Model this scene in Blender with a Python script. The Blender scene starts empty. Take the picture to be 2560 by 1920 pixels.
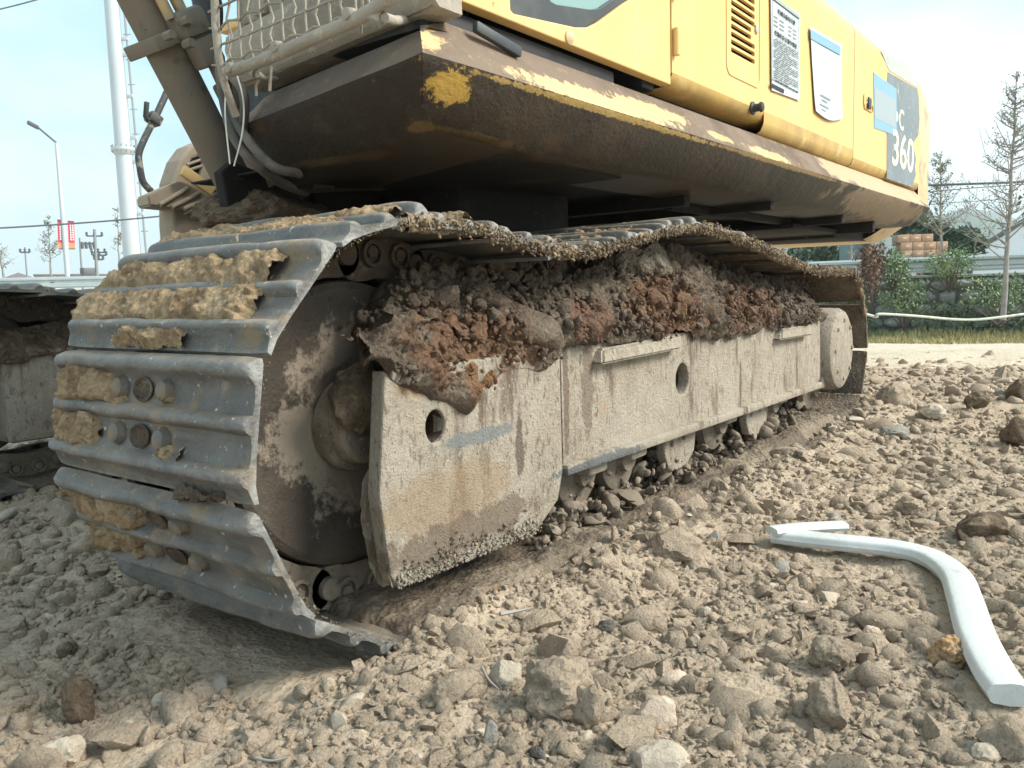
import bpy, bmesh, math, random
import numpy as np
from mathutils import Matrix, Vector
random.seed(7); RNG = np.random.default_rng(7)
scn = bpy.context.scene
C = scn.collection
R_ = math.radians

# ------------------------------------------------------------------ camera
# axes: X runs along the crawler towards the tail, Y across the machine, Z up; the near crawler's outer edge is y = 0
CAM = np.array([-1.3819, -1.3146, 0.8433]); YAW, PITCH, ROLL = 0.64879, 0.11404, -0.031177; F = 2048.35
def _rot():
    cy, sy = math.cos(YAW), math.sin(YAW)
    f = np.array([math.cos(PITCH)*cy, math.cos(PITCH)*sy, -math.sin(PITCH)])
    r = np.array([sy, -cy, 0.]); u = np.cross(r, f); c, s = math.cos(ROLL), math.sin(ROLL)
    return np.stack([c*r+s*u, -s*r+c*u, -f])
ROT = _rot()
cd = bpy.data.cameras.new('camera'); cam = bpy.data.objects.new('camera', cd); C.objects.link(cam)
m4 = Matrix(ROT.T.tolist()).to_4x4(); m4.translation = Vector(CAM.tolist()); cam.matrix_world = m4
cd.sensor_width = 36; cd.lens = F/2560*36; cd.clip_start = .02; cd.clip_end = 6000
scn.camera = cam

# ------------------------------------------------------------------ sky, sun, exposure
SUN = Vector((.34, -.66, .62)).normalized()
w = bpy.data.worlds.new('World'); scn.world = w; w.use_nodes = True
nt = w.node_tree; nt.nodes.clear()
n_out = nt.nodes.new('ShaderNodeOutputWorld'); n_mix = nt.nodes.new('ShaderNodeMixShader')
n_b1 = nt.nodes.new('ShaderNodeBackground'); n_b2 = nt.nodes.new('ShaderNodeBackground')
sky = nt.nodes.new('ShaderNodeTexSky'); sky.sky_type = 'NISHITA'; sky.sun_disc = False
sky.sun_elevation = math.asin(SUN.z); sky.sun_rotation = math.atan2(SUN.x, SUN.y); sky.air_density = 1.3; sky.dust_density = 2.5
n_b1.inputs[1].default_value = .07
tc = nt.nodes.new('ShaderNodeTexCoord'); mp = nt.nodes.new('ShaderNodeMapping'); mp.inputs['Scale'].default_value = (1, 1, 2.2)
nz = nt.nodes.new('ShaderNodeTexNoise'); nz.inputs['Scale'].default_value = 2.3; nz.inputs['Detail'].default_value = 4
rp = nt.nodes.new('ShaderNodeValToRGB')
rp.color_ramp.elements[0].position = .40; rp.color_ramp.elements[0].color = (.235, .395, .46, 1)
rp.color_ramp.elements[1].position = .60; rp.color_ramp.elements[1].color = (.49, .55, .58, 1)
n_b2.inputs[1].default_value = 1.0
for a, b in ((tc.outputs['Generated'], mp.inputs[0]), (mp.outputs[0], nz.inputs['Vector']), (nz.outputs['Fac'], rp.inputs[0]), (rp.outputs[0], n_b2.inputs[0]),
             (sky.outputs[0], n_b1.inputs[0]), (n_b1.outputs[0], n_mix.inputs[1]), (n_b2.outputs[0], n_mix.inputs[2]), (n_mix.outputs[0], n_out.inputs[0])):
    nt.links.new(a, b)
n_mix.inputs[0].default_value = .82
sl = bpy.data.lights.new('sun', 'SUN'); sl.energy = 2.6; sl.angle = R_(24); sl.color = (1, .94, .84)
so = bpy.data.objects.new('sun', sl); C.objects.link(so); so.rotation_euler = SUN.to_track_quat('Z', 'Y').to_euler()
scn.view_settings.view_transform = 'Standard'; scn.view_settings.look = 'None'; scn.view_settings.gamma = 1
scn.view_settings.exposure = 1.38; scn.view_settings.use_curve_mapping = False
scn.cycles.max_bounces = 6; scn.cycles.diffuse_bounces = 3; scn.cycles.volume_bounces = 0
scn.cycles.use_adaptive_sampling = True

# ------------------------------------------------------------------ helpers
def ray(px, py):
    return ROT.T @ np.array([px-1280., -(py-960.), -F])
def at(axis, val, px, py):                     # the point of the photograph's ray on a plane of the place
    r = ray(px, py); return CAM + r*(val-CAM[axis])/r[axis]
def aX(v, px, py): return at(0, v, px, py)
def aY(v, px, py): return at(1, v, px, py)
def aZ(v, px, py): return at(2, v, px, py)
def far(px, py, d):
    r = ray(px, py); return CAM + r*d/math.hypot(r[0], r[1])

def vn(P, seed=0):
    P = np.asarray(P, float); I = np.floor(P).astype(np.int64); f = P-I; f = f*f*f*(f*(f*6-15)+10)
    def h(dx, dy, dz):
        n = ((I[:, 0]+dx)*73856093) ^ ((I[:, 1]+dy)*19349663) ^ ((I[:, 2]+dz)*83492791) ^ (seed*2654435)
        n &= 0x7fffffff; n = ((n >> 13) ^ n); n = (n*(n*n*60493+19990303)+1376312589) & 0x7fffffff
        return n/0x7fffffff
    out = 0
    for dx in (0, 1):
        for dy in (0, 1):
            for dz in (0, 1):
                out = out + h(dx, dy, dz)*(f[:, 0] if dx else 1-f[:, 0])*(f[:, 1] if dy else 1-f[:, 1])*(f[:, 2] if dz else 1-f[:, 2])
    return out*2-1
def fbm(P, o=4, seed=0, g=.5):
    P = np.asarray(P, float); a, s, t = 1., 0., 0.
    for k in range(o):
        s = s+a*vn(P*2**k+k*17.3, seed+k); t += a; a *= g
    return s/t
def worley(P, seed=0):                          # distance to the nearest scattered point, 3D
    P = np.asarray(P, float); I = np.floor(P).astype(np.int64); best = np.full(len(P), 9.)
    def hh(n):
        n = n & 0x7fffffff; n = ((n >> 13) ^ n); n = (n*(n*n*60493+19990303)+1376312589) & 0x7fffffff; return n/0x7fffffff
    for dx in (-1, 0, 1):
        for dy in (-1, 0, 1):
            for dz in (-1, 0, 1):
                c = I+np.array([dx, dy, dz]); n = (c[:, 0]*73856093) ^ (c[:, 1]*19349663) ^ (c[:, 2]*83492791) ^ (seed*2654435)
                q = np.stack([c[:, 0]+hh(n), c[:, 1]+hh(n*3+11), c[:, 2]+hh(n*7+29)], 1)
                best = np.minimum(best, ((P-q)**2).sum(1))
    return np.sqrt(best)

# ---- materials
MATS = {}
def mat(name, base, rough=.85, metal=0., spec=.3, layers=(), bump=(), up=None, vary=0.0, trans=0., spots=(), wear=None):
    """layers: (noise scale, lo, hi, colour, rough or None, stretch xyz); up: (colour, lo, hi, amount) dust lying on faces that look up; bump: (kind, scale, height)"""
    m = bpy.data.materials.new(name); m.use_nodes = True; t = m.node_tree; N = t.nodes; L = t.links
    b = N['Principled BSDF']; b.inputs['Roughness'].default_value = rough; b.inputs['Metallic'].default_value = metal
    b.inputs['Specular IOR Level'].default_value = spec
    geo = N.new('ShaderNodeNewGeometry'); pos = geo.outputs['Position']
    def math_(op, a, c, clamp=False):
        n = N.new('ShaderNodeMath'); n.operation = op; n.use_clamp = clamp
        for i, v in enumerate((a, c)):
            if isinstance(v, (int, float)): n.inputs[i].default_value = v
            else: L.new(v, n.inputs[i])
        return n.outputs[0]
    def ramp(v, lo, hi):
        n = N.new('ShaderNodeMapRange'); n.clamp = True; L.new(v, n.inputs[0]); n.inputs[1].default_value = lo; n.inputs[2].default_value = hi; return n.outputs[0]
    def noise(scale, stretch=(1, 1, 1), detail=5, r=.6):
        v = pos
        if tuple(stretch) != (1, 1, 1):
            q = N.new('ShaderNodeVectorMath'); q.operation = 'MULTIPLY'; L.new(pos, q.inputs[0]); q.inputs[1].default_value = stretch; v = q.outputs[0]
        n = N.new('ShaderNodeTexNoise'); n.inputs['Scale'].default_value = scale; n.inputs['Detail'].default_value = detail; n.inputs['Roughness'].default_value = r
        L.new(v, n.inputs['Vector']); return n.outputs['Fac']
    def mix(f, a, c):
        n = N.new('ShaderNodeMix'); n.data_type = 'RGBA'; L.new(f, n.inputs[0])
        for i, v in ((6, a), (7, c)):
            if isinstance(v, (tuple, list)): n.inputs[i].default_value = (*v[:3], 1)
            else: L.new(v, n.inputs[i])
        return n.outputs[2]
    col = tuple(base); ro = None
    if vary:
        f = noise(9, detail=6); col = mix(ramp(f, .3, .7), tuple(x*(1-vary) for x in base), tuple(min(1, x*(1+vary)) for x in base))
    for ly in layers:
        sc, lo, hi, c = ly[:4]; rr = ly[4] if len(ly) > 4 else None; st = ly[5] if len(ly) > 5 else (1, 1, 1)
        f = ramp(noise(sc, st), lo, hi); col = mix(f, col, c)
        if rr is not None:
            n = N.new('ShaderNodeMix'); n.data_type = 'FLOAT'; L.new(f, n.inputs[0])
            if ro is None: n.inputs[2].default_value = rough
            else: L.new(ro, n.inputs[2])
            n.inputs[3].default_value = rr; ro = n.outputs[0]
    if wear:
        f = math_('MULTIPLY', ramp(geo.outputs['Pointiness'], wear[1], wear[2]), ramp(noise(18, detail=6), .3, .6)); col = mix(f, col, wear[0])
    for ctr, rad, c, am, ns in spots:                # a stain of its own shape: centre, radii, colour, amount, edge noise scale
        q = N.new('ShaderNodeVectorMath'); q.operation = 'SUBTRACT'; L.new(pos, q.inputs[0]); q.inputs[1].default_value = tuple(ctr)
        q2 = N.new('ShaderNodeVectorMath'); q2.operation = 'DIVIDE'; L.new(q.outputs[0], q2.inputs[0]); q2.inputs[1].default_value = tuple(rad)
        q3 = N.new('ShaderNodeVectorMath'); q3.operation = 'LENGTH'; L.new(q2.outputs[0], q3.inputs[0])
        f = math_('ADD', q3.outputs['Value'], math_('MULTIPLY', math_('SUBTRACT', noise(ns, detail=9, r=.75), .5), 2.8))
        f = math_('MULTIPLY', math_('SUBTRACT', 1.0, ramp(f, .86, 1.06)), am); col = mix(f, col, c)
    if up:
        c, lo, hi, am = up
        sx = N.new('ShaderNodeSeparateXYZ'); L.new(geo.outputs['Normal'], sx.inputs[0])
        f = math_('MULTIPLY', math_('MULTIPLY', ramp(sx.outputs[2], lo, hi), am), ramp(noise(14, detail=6), .25, .6)); col = mix(f, col, c)
        n = N.new('ShaderNodeMix'); n.data_type = 'FLOAT'; L.new(f, n.inputs[0])
        if ro is None: n.inputs[2].default_value = rough
        else: L.new(ro, n.inputs[2])
        n.inputs[3].default_value = .95; ro = n.outputs[0]
    if isinstance(col, tuple): b.inputs['Base Color'].default_value = (*col, 1)
    else: L.new(col, b.inputs['Base Color'])
    if ro is not None: L.new(ro, b.inputs['Roughness'])
    if trans: b.inputs['Transmission Weight'].default_value = trans
    prev = None
    for kind, sc, h in bump:
        if kind == 'n': f = noise(sc, detail=8, r=.65)
        else:
            v = N.new('ShaderNodeTexVoronoi'); v.inputs['Scale'].default_value = sc; L.new(pos, v.inputs['Vector']); f = v.outputs['Distance']
        bp = N.new('ShaderNodeBump'); bp.inputs['Strength'].default_value = 1; bp.inputs['Distance'].default_value = h; L.new(f, bp.inputs['Height'])
        if prev: L.new(prev, bp.inputs['Normal'])
        prev = bp.outputs[0]
    if prev: L.new(prev, b.inputs['Normal'])
    MATS[name] = m; return m

TAN = (.46, .335, .205); TAND = (.27, .185, .11); BROWN = (.115, .082, .055); RED = (.24, .095, .045)
mat('ground', (.50, .402, .30), .95, spec=.15, vary=.18, layers=((1.1, .5, .72, (.37, .30, .22)), (.5, .52, .75, (.46, .385, .29)), (55, .55, .75, (.25, .20, .145)), (90, .62, .75, (.50, .44, .35)),
    (.35, .70, .78, (.36, .23, .13))), bump=(('n', 8, .03), ('v', 60, .010), ('n', 140, .008)))
mat('wet_soil', (.165, .13, .095), .85, spec=.3, layers=((4, .45, .62, (.30, .24, .175)), (6, .64, .74, (.28, .175, .095)), (60, .6, .7, (.36, .29, .21))), bump=(('n', 9, .03), ('v', 60, .012), ('n', 140, .008)))
mat('stone', (.495, .395, .295), .93, spec=.2, vary=.22, layers=((16, .5, .7, (.35, .29, .215)), (80, .58, .72, (.45, .385, .295))), bump=(('n', 40, .010), ('v', 110, .004), ('n', 160, .006)))
mat('stone_pale', (.46, .395, .31), .9, spec=.2, vary=.12, layers=((25, .5, .7, (.40, .35, .28)),), bump=(('n', 35, .01), ('n', 150, .004)))
mat('stone_pink', (.56, .44, .34), .9, spec=.2, vary=.1, layers=((20, .5, .75, (.42, .34, .25)),), bump=(('n', 35, .008), ('n', 150, .004)))
mat('stone_slate', (.25, .24, .215), .8, spec=.35, vary=.15, layers=((20, .5, .7, (.34, .30, .24)),), bump=(('n', 30, .01), ('n', 150, .004)))
mat('stone_dark', (.115, .105, .095), .85, spec=.3, vary=.2, layers=((30, .55, .7, (.27, .225, .165)),), bump=(('n', 40, .012), ('n', 150, .005)))
mat('clod_brown', (.17, .125, .085), .93, spec=.2, vary=.2, layers=((25, .5, .7, (.30, .235, .165)),), bump=(('n', 30, .02), ('v', 70, .01), ('n', 150, .008)))
mat('clod_orange', (.46, .29, .15), .93, spec=.2, vary=.2, layers=((18, .52, .7, (.44, .36, .26)),), bump=(('n', 30, .02), ('v', 70, .01)))
mat('steel', (.112, .108, .099), .5, .2, .5, layers=((7, .44, .68, (.175, .17, .158), .55), (3, .5, .66, (.070, .072, .066), .42), (9, .55, .68, (.25, .195, .13), .95), (30, .58, .72, (.085, .088, .082), .6), (4, .66, .74, (.19, .125, .075), .9), (55, .64, .70, (.50, .47, .41), .8), (16, .62, .72, (.30, .255, .19), .95), (40, .55, .66, (.17, .165, .15), .7, (1, .12, 1))),
    wear=((.30, .302, .29), .53, .60), bump=(('n', 60, .004), ('n', 9, .012)), up=(TAN, .55, .95, .3))
mat('steel_bolt', (.14, .135, .125), .6, .3, .4, layers=((30, .42, .58, (.24, .19, .135), .9),), bump=(('n', 90, .003),))
mat('mud_dry', TAN, .96, spec=.15, layers=((14, .45, .62, TAND), (6, .50, .66, (.53, .40, .26)), (60, .56, .72, (.28, .20, .115)), (100, .63, .74, (.58, .50, .37)), (4.5, .66, .74, (.30, .20, .115))), bump=(('n', 24, .03), ('v', 60, .012), ('n', 140, .008)))
mat('mud_crust', (.25, .19, .125), .95, spec=.15, layers=((10, .45, .62, (.17, .125, .085)), (30, .52, .68, (.36, .285, .19)), (3, .5, .66, (.145, .11, .08)), (90, .62, .72, (.48, .41, .31))), bump=(('n', 40, .012), ('v', 110, .006)))
mat('mud_wet', (.135, .102, .074), .85, spec=.25, layers=((4, .46, .60, (.19, .148, .108)), (9, .58, .70, (.095, .07, .052)), (14, .54, .66, (.225, .185, .14)), (60, .58, .70, (.28, .235, .18))),
    spots=[(aY(.1, 1165, 880), (.26, .3, .12), (.225, .115, .062), .6, 14), (aY(.12, 1640, 770), (.30, .3, .13), (.22, .112, .062), .62, 14), (aY(.12, 1850, 770), (.38, .3, .10), (.205, .11, .065), .6, 13), (aY(.08, 1190, 930), (.10, .2, .06), (.29, .155, .075), .7, 16), (aY(.1, 1440, 800), (.12, .3, .08), (.2, .10, .06), .6, 9)],
    bump=(('n', 22, .02), ('v', 75, .010), ('n', 150, .010)))
mat('hole_shade', (.07, .045, .03), .95, layers=((30, .55, .66, (.13, .085, .055)),), bump=(('n', 60, .01),))  # blackish brown puts the shade of the plate holes into the colour
mat('mud_grey', (.26, .22, .17), .93, spec=.2, layers=((30, .5, .65, (.14, .11, .085)), (80, .6, .7, (.40, .36, .30))), bump=(('v', 70, .016), ('n', 120, .01)))
mat('frame_plate', (.385, .335, .268), .92, spec=.2, layers=((3, .42, .66, (.315, .27, .21)), (24, .50, .64, (.43, .385, .315), None, (1, 1, .45)), (7, .57, .67, (.165, .125, .092), None, (1.6, 1, .35)), (48, .54, .66, (.22, .178, .135), None, (1, 1, .45)), (95, .58, .70, (.48, .435, .365), None, (1, 1, .6)), (110, .60, .70, (.13, .10, .075), None, (1, 1, .5)), (1.6, .55, .72, (.42, .375, .305)), (5, .68, .76, (.38, .27, .165)), (3.3, .72, .78, (.17, .195, .20))),
    spots=[(aY(.06, 1130, 1240), (.25, .3, .08), (.34, .25, .16), .6, 8), (aY(.06, 1200, 1090), (.16, .3, .02), (.19, .21, .215), .8, 9), (aY(.06, 1300, 1120), (.018, .3, .09), (.12, .10, .08), .8, 14), (aY(.06, 1500, 1150), (.30, .3, .02), (.11, .13, .14), .8, 14), (aY(.06, 1160, 1330), (.34, .3, .05), (.17, .13, .095), .75, 14), (aY(.06, 1480, 960), (.04, .3, .16), (.18, .14, .105), .7, 20), (aY(.06, 1425, 1000), (.02, .3, .18), (.16, .12, .09), .8, 24), (aY(.06, 1860, 960), (.012, .3, .12), (.12, .095, .07), .8, 24), (aY(.06, 1050, 960), (.07, .3, .03), (.42, .25, .12), .7, 22)],
    bump=(('n', 22, .010), ('n', 90, .009), ('n', 200, .004)))
mat('idler_mud', (.145, .115, .085), .8, spec=.3, layers=((5, .44, .56, (.27, .225, .17), .95), (40, .58, .7, (.08, .062, .046)), (90, .62, .7, (.38, .33, .26))), bump=(('n', 14, .008), ('n', 90, .004)))
mat('roller_mud', (.19, .155, .118), .85, spec=.25, layers=((9, .48, .62, (.27, .225, .175)), (40, .58, .68, (.10, .08, .06))), bump=(('n', 40, .006),))
mat('shoe_mud', (.135, .108, .08), .9, spec=.25, layers=((8, .46, .62, (.20, .16, .115)), (3, .55, .68, (.085, .07, .055)), (40, .58, .7, (.30, .25, .185)), (12, .62, .70, (.17, .17, .16), .5)), bump=(('n', 30, .012), ('v', 70, .006)))
mat('link_mud_shaded', (.085, .066, .050), .8, spec=.3, layers=((9, .5, .64, (.15, .115, .085)), (40, .6, .7, (.22, .175, .13))), bump=(('n', 40, .006),))  # mud brown darkened: shade inside the crawler is put into the colour
mat('idler_ring', (.058, .047, .036), .65, spec=.35, layers=((6, .5, .66, (.085, .068, .052)), (30, .62, .7, (.04, .033, .026))),
    spots=[((.06, .27, .53), (.245, .5, .245), (.29, .24, .185), .97, 7), ((.10, .27, .38), (.13, .5, .09), (.19, .155, .12), .8, 11), ((.0, .27, .6), (.10, .5, .08), (.09, .07, .055), .8, 12)], bump=(('n', 20, .008), ('n', 90, .004)))
mat('yellow', (.70, .455, .155), .45, spec=.4, layers=((1.6, .42, .72, (.69, .485, .215), .6), (9, .50, .8, (.62, .425, .17), .65), (12, .58, .74, (.60, .45, .25), .75, (1, 1, .15)), (45, .70, .74, (.30, .19, .08)), (3, .70, .8, (.60, .47, .29), .8)), bump=(('n', 3, .004), ('n', 60, .0008)))
mat('yellow_low', (.52, .34, .10), .5, spec=.4, layers=((4, .4, .66, (.36, .25, .10), .7), (9, .55, .7, (.60, .44, .19), .7)), bump=(('n', 20, .002),))
YP = (.66, .48, .23)
mat('deck_bevel', (.175, .128, .092), .75, spec=.35, layers=((2.3, .46, .64, (.125, .09, .064), .9), (26, .58, .72, (.30, .22, .14)), (70, .66, .72, (.08, .06, .04))),
    spots=[((.17, .08, 1.49), (.06, .2, .07), YP, .8, 22), ((.95, .05, 1.43), (.50, .2, .034), YP, .85, 18), ((1.35, .08, 1.47), (.28, .2, .03), YP, .75, 20), ((2.45, .05, 1.43), (.26, .2, .026), YP, .7, 18), ((1.9, .06, 1.44), (.12, .2, .02), YP, .6, 9), ((4.9, .08, 1.48), (1.5, .3, .10), (.52, .395, .24), .7, 3)], bump=(('n', 40, .003), ('n', 8, .004)))
mat('deck_front', (.135, .105, .078), .8, spec=.3, layers=((3, .45, .66, (.095, .075, .057)), (30, .6, .7, (.20, .16, .12)), (80, .66, .7, (.07, .055, .04))), spots=[((.17, .84, 1.36), (.16, .12, .12), (.36, .28, .21), .8, 5)], bump=(('n', 40, .003), ('n', 8, .004)))
mat('deck_grime_shade', (.030, .022, .015), .55, spec=.4, layers=((2.0, .50, .70, (.065, .045, .026), .65), (30, .66, .72, (.10, .075, .05)), (1.2, .52, .70, (.014, .012, .010)), (6, .60, .72, (.09, .058, .03), .7, (.5, 1, 2))),  # grime brown taken darker, shade under the deck put into the colour
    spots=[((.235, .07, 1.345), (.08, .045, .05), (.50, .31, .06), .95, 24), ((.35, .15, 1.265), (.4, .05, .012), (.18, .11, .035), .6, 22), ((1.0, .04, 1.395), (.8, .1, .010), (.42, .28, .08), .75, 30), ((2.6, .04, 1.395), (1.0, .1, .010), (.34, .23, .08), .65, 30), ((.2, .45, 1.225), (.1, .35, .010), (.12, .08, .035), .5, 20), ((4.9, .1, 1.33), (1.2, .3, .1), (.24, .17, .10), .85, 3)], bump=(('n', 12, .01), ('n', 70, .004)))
mat('deck_bottom_shaded', (.016, .014, .012), .8, spec=.3, layers=((3, .58, .72, (.05, .04, .03)), (30, .66, .72, (.14, .115, .085))), bump=(('n', 15, .01),))  # near-black colour carries the shade under the machine, with mud specks
mat('dusty_grey', (.36, .325, .27), .9, spec=.25, layers=((3, .42, .66, (.28, .25, .205)), (30, .56, .68, (.45, .41, .345)), (70, .66, .72, (.13, .105, .08))), bump=(('n', 30, .004), ('n', 120, .002)))
mat('cylinder_dust', (.215, .18, .14), .85, spec=.25, layers=((2.2, .42, .62, (.155, .145, .125)), (12, .6, .72, (.13, .10, .075)), (80, .66, .72, (.08, .06, .045))), bump=(('n', 60, .002),))
mat('toolbox', (.40, .33, .25), .85, spec=.25, layers=((3, .4, .66, (.32, .26, .195)), (40, .62, .72, (.24, .19, .14))), bump=(('n', 50, .002),))
mat('strap', (.56, .40, .17), .7, layers=((10, .5, .7, (.42, .31, .16)),))
mat('black', (.016, .018, .019), .55, spec=.4, layers=((12, .6, .75, (.07, .06, .05)),))
mat('rubber', (.035, .042, .046), .5, spec=.4, layers=((5, .45, .75, (.10, .105, .10), .8),))
mat('hose', (.075, .07, .06), .65, spec=.35, layers=((10, .42, .62, (.19, .16, .125), .9),))
mat('glass', (.20, .33, .31), .12, spec=.6)
mat('pipe_worn', (.07, .075, .075), .6, spec=.4, layers=((16, .52, .62, (.36, .32, .27), .9),), bump=(('n', 60, .002),))
mat('chrome', (.55, .50, .42), .35, .6, layers=((10, .5, .7, (.42, .31, .17), .6),))
mat('gold', (.50, .37, .19), .5, .1, layers=((8, .5, .66, (.34, .28, .2)),))
mat('paper', (.47, .53, .55), .6, spec=.25, vary=.03)
mat('paper_blue', (.20, .36, .48), .55, spec=.3, vary=.06)
mat('paper_grey', (.30, .36, .39), .55, spec=.3)
mat('ink', (.03, .035, .045), .8)
mat('decal', (.155, .185, .20), .5, spec=.35, layers=((20, .62, .68, (.42, .40, .30)), (3, .45, .7, (.20, .235, .25))))
mat('decal_pale', (.42, .43, .41), .5, spec=.35, layers=((20, .6, .7, (.30, .31, .31)),))
mat('letter', (.70, .67, .54), .6, layers=((14, .64, .68, (.26, .27, .26)), (45, .64, .68, (.25, .26, .25))))
mat('cw_paint', (.60, .46, .27), .6, spec=.3, layers=((2.2, .52, .60, (.36, .28, .22), .8), (9, .5, .7, (.66, .53, .34)), (50, .66, .7, (.25, .18, .11))), bump=(('n', 14, .003),))
mat('hose_white', (.66, .70, .69), .4, spec=.4, layers=((7, .52, .76, (.58, .62, .60), .55), (14, .64, .76, (.50, .46, .38), .8), (60, .66, .72, (.40, .34, .26))), bump=(('n', 30, .002), ('n', 6, .006)), trans=.22)
mat('rust', (.45, .17, .05), .8)
mat('road', (.56, .49, .385), .95, spec=.15, vary=.08, layers=((.8, .45, .66, (.50, .43, .33), None, (.5, 1.6, 1)), (9, .62, .72, (.34, .28, .21), None, (.6, 1.4, 1))), bump=(('n', 3, .06), ('n', 25, .02)))
mat('rail', (.42, .47, .47), .4, .6, .5, layers=((2, .5, .7, (.50, .54, .53)),))
mat('post', (.16, .20, .20), .6, .2)
mat('wall_stone', (.33, .345, .32), .92, vary=.3, layers=((3, .5, .7, (.38, .39, .36)), (12, .58, .72, (.20, .21, .19))), bump=(('n', 10, .03),))
mat('mortar', (.20, .20, .18), .95, vary=.2, bump=(('n', 10, .03),))
mat('coping', (.45, .46, .43), .9, vary=.1)
mat('leaf_green', (.16, .235, .115), .6, spec=.3, vary=.35, layers=((3, .46, .66, (.27, .31, .15)), (7, .62, .74, (.09, .14, .08))))
mat('leaf_dark', (.045, .085, .05), .65, spec=.3, vary=.35, layers=((2, .5, .7, (.075, .125, .06)),))
mat('leaf_olive', (.14, .15, .065), .7, vary=.3)
mat('leaf_dry', (.20, .125, .085), .85, vary=.3)
mat('grass', (.30, .27, .12), .85, vary=.3, layers=((.9, .48, .66, (.20, .225, .09)), (.4, .55, .7, (.38, .30, .18))))
mat('bark', (.155, .13, .11), .9, vary=.2)
mat('bark_pale', (.28, .26, .235), .9, vary=.2)
mat('pole_white', (.50, .55, .58), .4, spec=.45, layers=((.6, .45, .7, (.44, .49, .52)),))
mat('pole_grey', (.30, .33, .34), .6, .2)
mat('concrete_pole', (.24, .26, .26), .85)
mat('wire', (.10, .115, .125), .6)
mat('flag_red', (.62, .07, .10), .7)
mat('flag_orange', (.78, .28, .15), .7)
mat('flag_ink', (.85, .70, .70), .7)
mat('lamp_dark', (.12, .13, .14), .5)
mat('house_wall', (.55, .57, .56), .9, vary=.05)
mat('house_roof', (.22, .20, .20), .9, vary=.1)
mat('shed_white', (.72, .80, .84), .6, vary=.03)
mat('shed_edge', (.12, .14, .15), .7)
mat('carton', (.40, .255, .165), .85, vary=.12)
mat('carton_tape', (.62, .50, .36), .6)
mat('truck', (.08, .15, .16), .5, vary=.1)
mat('hill', (.075, .11, .085), .95, vary=.3)
mat('rope', (.52, .56, .48), .8, layers=((12, .5, .7, (.36, .40, .33)),))
mat('thread', (.62, .61, .56), .7)

# ---- meshes and objects
LOC = {}
def link(o, parent=None):
    C.objects.link(o)
    if parent is not None:
        o.parent = parent
    return o
def thing(name, label, cat, loc=(0, 0, 0), group=None):
    o = bpy.data.objects.new(name, None); C.objects.link(o); o.location = loc; o.empty_display_size = .1
    o['label'] = label; o['category'] = cat
    if group: o['group'] = group
    LOC[o.name] = Vector(loc); return o
def finish(me, m, smooth=35):
    if m: me.materials.append(MATS[m])
    if smooth:
        me.shade_smooth()
        if smooth < 180: me.set_sharp_from_angle(angle=R_(smooth))
    return me
def arr_mesh(name, V, Fc, m, smooth=180):
    """V (n,3), Fc (k,3 or 4) arrays -> mesh"""
    V = np.asarray(V, np.float32); Fc = np.asarray(Fc, np.int32); k = Fc.shape[1]
    me = bpy.data.meshes.new(name); me.vertices.add(len(V)); me.vertices.foreach_set('co', V.ravel())
    me.loops.add(Fc.size); me.loops.foreach_set('vertex_index', Fc.ravel())
    me.polygons.add(len(Fc)); me.polygons.foreach_set('loop_start', np.arange(0, Fc.size, k, dtype=np.int32))
    me.update(calc_edges=True); me.validate()
    return finish(me, m, smooth)
def part(name, me, parent, label=None, kind=None, world=True):
    """me in world coordinates when its parent is a thing; a sub-part shares its part's frame"""
    o = bpy.data.objects.new(name, me); link(o, parent)
    if parent is not None and parent.name in LOC and world: o.location = -LOC[parent.name]
    if label: o['label'] = label
    if kind: o['kind'] = kind
    return o
def single(name, me, label, cat, group=None, kind=None):
    """a thing that is one mesh, origin moved to its base"""
    n = len(me.vertices); co = np.empty(n*3, np.float32); me.vertices.foreach_get('co', co); co = co.reshape(-1, 3)
    c = (co.max(0)+co.min(0))/2; c[2] = co[:, 2].min(); me.vertices.foreach_set('co', (co-c).ravel()); me.update()
    o = bpy.data.objects.new(name, me); link(o); o.location = c.tolist(); o['label'] = label
    if cat: o['category'] = cat
    if group: o['group'] = group
    if kind: o['kind'] = kind
    return o
def bm_mesh(bm, name, m, smooth=35, recalc=True):
    if recalc: bmesh.ops.recalc_face_normals(bm, faces=bm.faces)
    me = bpy.data.meshes.new(name); bm.to_mesh(me); bm.free(); return finish(me, m, smooth)
def add_box(bm, c, s, rot=None, bev=0.0, seg=2):
    g = bmesh.ops.create_cube(bm, size=1); vs = g['verts']
    bmesh.ops.scale(bm, vec=s, verts=vs)
    if bev:
        es = list({e for v in vs for e in v.link_edges}); r = bmesh.ops.bevel(bm, geom=es, offset=bev, segments=seg, profile=.5, affect='EDGES'); vs = list({v for f in r['faces'] for v in f.verts} | {v for v in vs if v.is_valid})
    M = Matrix.Translation(c) @ (rot.to_4x4() if rot else Matrix())
    bmesh.ops.transform(bm, matrix=M, verts=vs); return vs
def box_mesh(name, c, s, m, rot=None, bev=0.0, seg=2):
    bm = bmesh.new(); add_box(bm, c, s, rot, bev, seg); return bm_mesh(bm, name, m)
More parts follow.
